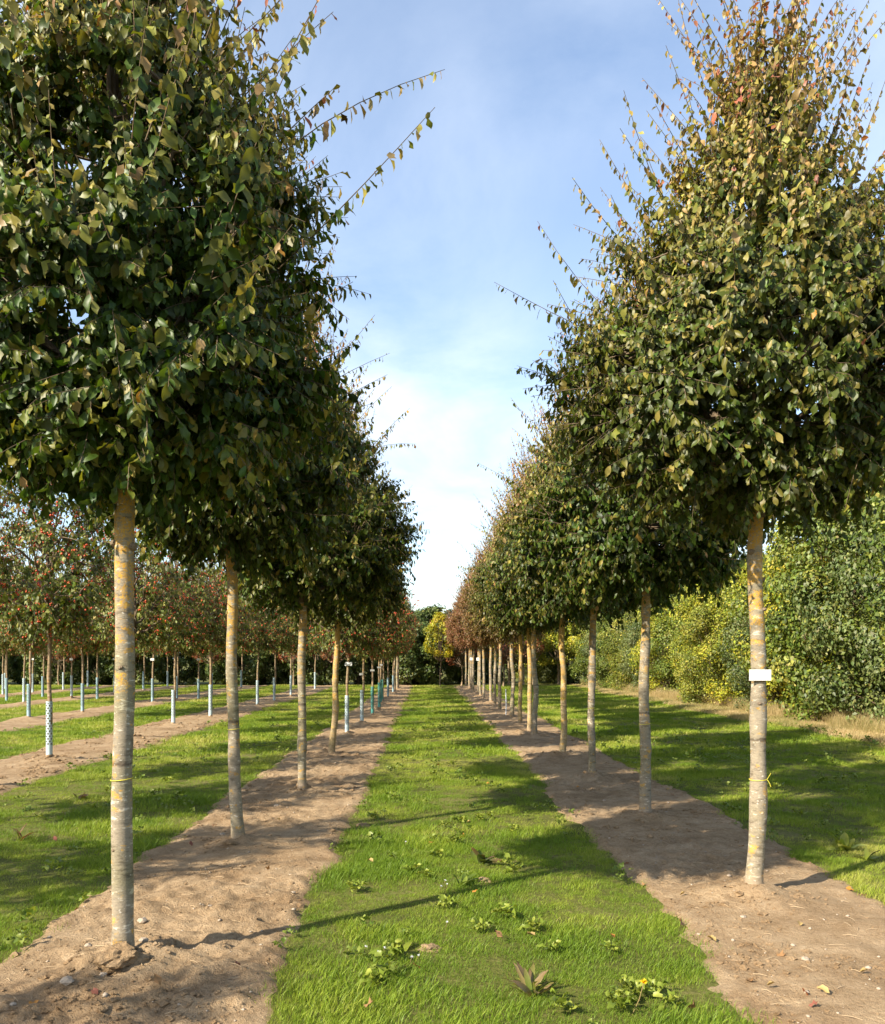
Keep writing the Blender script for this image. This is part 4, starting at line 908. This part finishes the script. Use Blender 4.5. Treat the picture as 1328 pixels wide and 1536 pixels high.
def dock(a, b, n, L, w, cols, label, seed, spread=.9, name='dock_plant', grp='dock plants in the grass', arch=.7):
    x, y = px(a, b); t = thing(name, label, 'weed', (x, y, 0), 0, grp); rr = np.random.default_rng(seed)
    ms = [strap_mesh(1, w, seed + j, cols[j % len(cols)][0], cols[j % len(cols)][1], arch * (.6 + .3 * j)) for j in range(4)]
    for i in range(n):
        o = obj('leaf', ms[i % 4], t, (rr.normal(0, .018), rr.normal(0, .018), -.01)); s = L * rr.uniform(.55, 1.15)
        o.scale = (s, s, s); o.rotation_euler = (rr.normal(0, .3), rr.uniform(-.1, spread), i * 2.4 + rr.normal(0, .6))
G1, G2, Y1, B1 = (.13, .19, .02), (.22, .27, .03), (.34, .34, .06), (.20, .10, .05)
dock(798, 1492, 26, .19, .085, [(G1, (.20, .16, .05)), ((.24, .19, .08), (.20, .12, .06)), (G2, Y1), ((.36, .31, .14), (.28, .20, .09))], 'ragged dock plant with brown upright leaves in the grass path', 900, .62)
dock(1268, 1275, 13, .24, .16, [(G2, Y1), (G2, G2), (G1, Y1), (Y1, Y1)], 'bright yellow-green dock plant in the grass past the carded tree', 910, .9)
dock(1300, 1290, 7, .18, .14, [(G2, Y1), (G1, B1)], 'smaller dock plant beside the bright yellow-green one', 915, 1.0)
dock(722, 1296, 11, .20, .15, [((.05, .075, .02), B1), (G1, (.08, .09, .02)), ((.07, .09, .03), G1)], 'dark green dock plant with arched leaves in the grass path', 920, 1.05)
dock(690, 1330, 7, .18, .13, [((.06, .09, .02), G1), (G1, G2)], 'small dark dock plant with upright leaves beside the lump of earth', 925, .7)
dock(598, 1428, 4, .16, .13, [(G1, (.25, .24, .06)), (G2, G2)], 'single upright dock sprout near the crumbly lump of earth', 930, .5)
dock(120, 1200, 6, .20, .14, [(G1, B1), (B1, B1)], 'brownish dock plant in the strip beside the first lichen-spotted trunk', 935, .9)
dock(30, 1260, 5, .20, .12, [(B1, B1), (G1, B1)], 'withered dock plant in the strip by the red-fruited rows', 940, .8)
# light green leafy weeds: one mesh each, many small lobed leaves
def rosette(n, L, w, seed, c0, c1, lift=.5):
    rr = np.random.default_rng(seed); a = np.arange(n) * 2.4 + rr.normal(0, .3, n); el = rr.uniform(.1, 1.0, n) * lift
    D = np.stack([np.cos(a) * np.cos(el), np.sin(a) * np.cos(el), np.sin(el)], -1); N = nrm(np.array([0, 0, 1.]) - D * D[:, 2:3] + rr.normal(0, .15, (n, 3)))
    P = np.stack([rr.normal(0, .02, n), rr.normal(0, .02, n), .02 + .04 * rr.random(n)], -1)
    col = np.array(c0) + (np.array(c1) - np.array(c0)) * rr.random((n, 1))
    return leaf_mesh('weed', P, D, N, L * rr.uniform(.5, 1.2, n), w * rr.uniform(.8, 1.2, n), rr.uniform(0, .3, n), col, M['weed_leaf'], True, rr, .16)
wm_ = [rosette(16, .075, .36, 960 + i, (.17, .24, .025), (.33, .37, .06), .8) for i in range(4)]
wspots = [(665, 1242), (690, 1236), (720, 1232), (648, 1262), (680, 1268), (655, 1288), (735, 1228), (760, 1300), (772, 1312), (620, 1310), (640, 1318), (665, 1365), (800, 1400), (830, 1430), (760, 1380), (720, 1400), (560, 1480), (590, 1440), (960, 1500), (985, 1494), (1005, 1512), (930, 1515), (940, 1490), (920, 1430), (690, 1120), (660, 1095), (705, 1105), (680, 1150), (650, 1165), (715, 1150), (640, 1110), (845, 1520), (560, 1230), (1120, 1190), (1160, 1185), (1200, 1225), (1240, 1215), (165, 1190), (250, 1175), (140, 1215), (60, 1230), (530, 1340), (770, 1250)]
for i, (a, b) in enumerate(wspots):
    x, y = px(a, b); o = obj('leafy_weed', wm_[i % 4], None, (x, y, 0)); o.scale = (.75 + .45 * ((i * 37) % 10) / 10,) * 3; o.rotation_euler = (0, 0, i * 1.7)
    path = 560 < a < 860 or (a > 900 and b > 1420) or 500 < a
    mid = ('far down the middle grass path' if b < 1200 else 'beside the dark arched dock in the path' if b < 1330 and a > 600 else 'near the crumbly lump of earth in the path' if a < 700 else 'clustered round the dandelion in the path' if a > 900 and b > 1480 else 'near the ragged dock in the path' if b > 1370 else 'on the edge of the middle grass path')
    tag(o, 'light green leafy weed ' + mid if path and not a > 1100 else 'light green leafy weed in the grass past the carded tree' if a > 1100 else 'light green leafy weed in the grass by the red-fruited rows', 'weed', 'leafy weeds in the grass')
def flower(a, b, h, rad, m, np_, label, cat, grp):
    x, y = px(a, b); t = thing(cat.replace(' ', '_'), label, 'flower', (x, y, 0), 0, grp)
    V, Q = tubes(np.array([[(-.05 * h / .15, .01, 0), (-.02 * h / .15, 0, h * .5), (0, 0, h)]]), np.full((1, 3), .0022), 5); obj('stem', mesh_np('stem', V, [Q], None, True, [M['weed_stem']]), t)
    rr = np.random.default_rng(int(a)); aa = np.arange(np_) * 2.39996; el = np.linspace(1.3, .15, np_)
    D = np.stack([np.cos(aa) * np.cos(el), np.sin(aa) * np.cos(el), np.sin(el)], -1); N = nrm(np.array([0, 0, 1.]) - D * D[:, 2:3] + .01)
    obj('bloom', leaf_mesh('bloom', np.repeat([[0, 0, h]], np_, 0).astype(float), D, N, np.full(np_, rad), np.full(np_, .3), np.full(np_, .1), np.ones((np_, 3)) * .5, m, False, rr), t, kind='stuff')
M['weed_stem'] = mat_simple('flower_stem', (.20, .15, .06), .6, .3, .3, 30)
flower(966, 1523, .145, .020, M['petal_yellow'], 46, 'yellow dandelion flower on a bare stem above the grass path', 'dandelion', 'flowers')
for i, (a, b) in enumerate(((549, 1428), (577, 1430), (568, 1436), (618, 1444), (628, 1442), (662, 1334), (671, 1331), (668, 1325), (609, 1265), (671, 1390))):
    flower(a, b + 8, .055, .012, M['petal_white'], 14, 'tiny white daisy in the grass path', 'daisy', 'white daisies in the path')

cover = [proto(rosette(9, .042, .62, 990 + i, (.10, .17, .02), (.24, .29, .05), .9)) for i in range(4)]
x, y = gpoints(3.2, 22, 24, .08); k = (vnoise(x, y, .5, 60) + .5 * vnoise(x, y, .18, 61) > .02) & (rng.random(len(x)) < .35)
x, y = x[k], y[k]; scatter('ground_cover', np.stack([x, y, 0 * x + .012], -1), rng.uniform(.7, 1.6, len(x)), rng.random(len(x)), cover, 'small broad-leaved ground cover mixed into the grass')
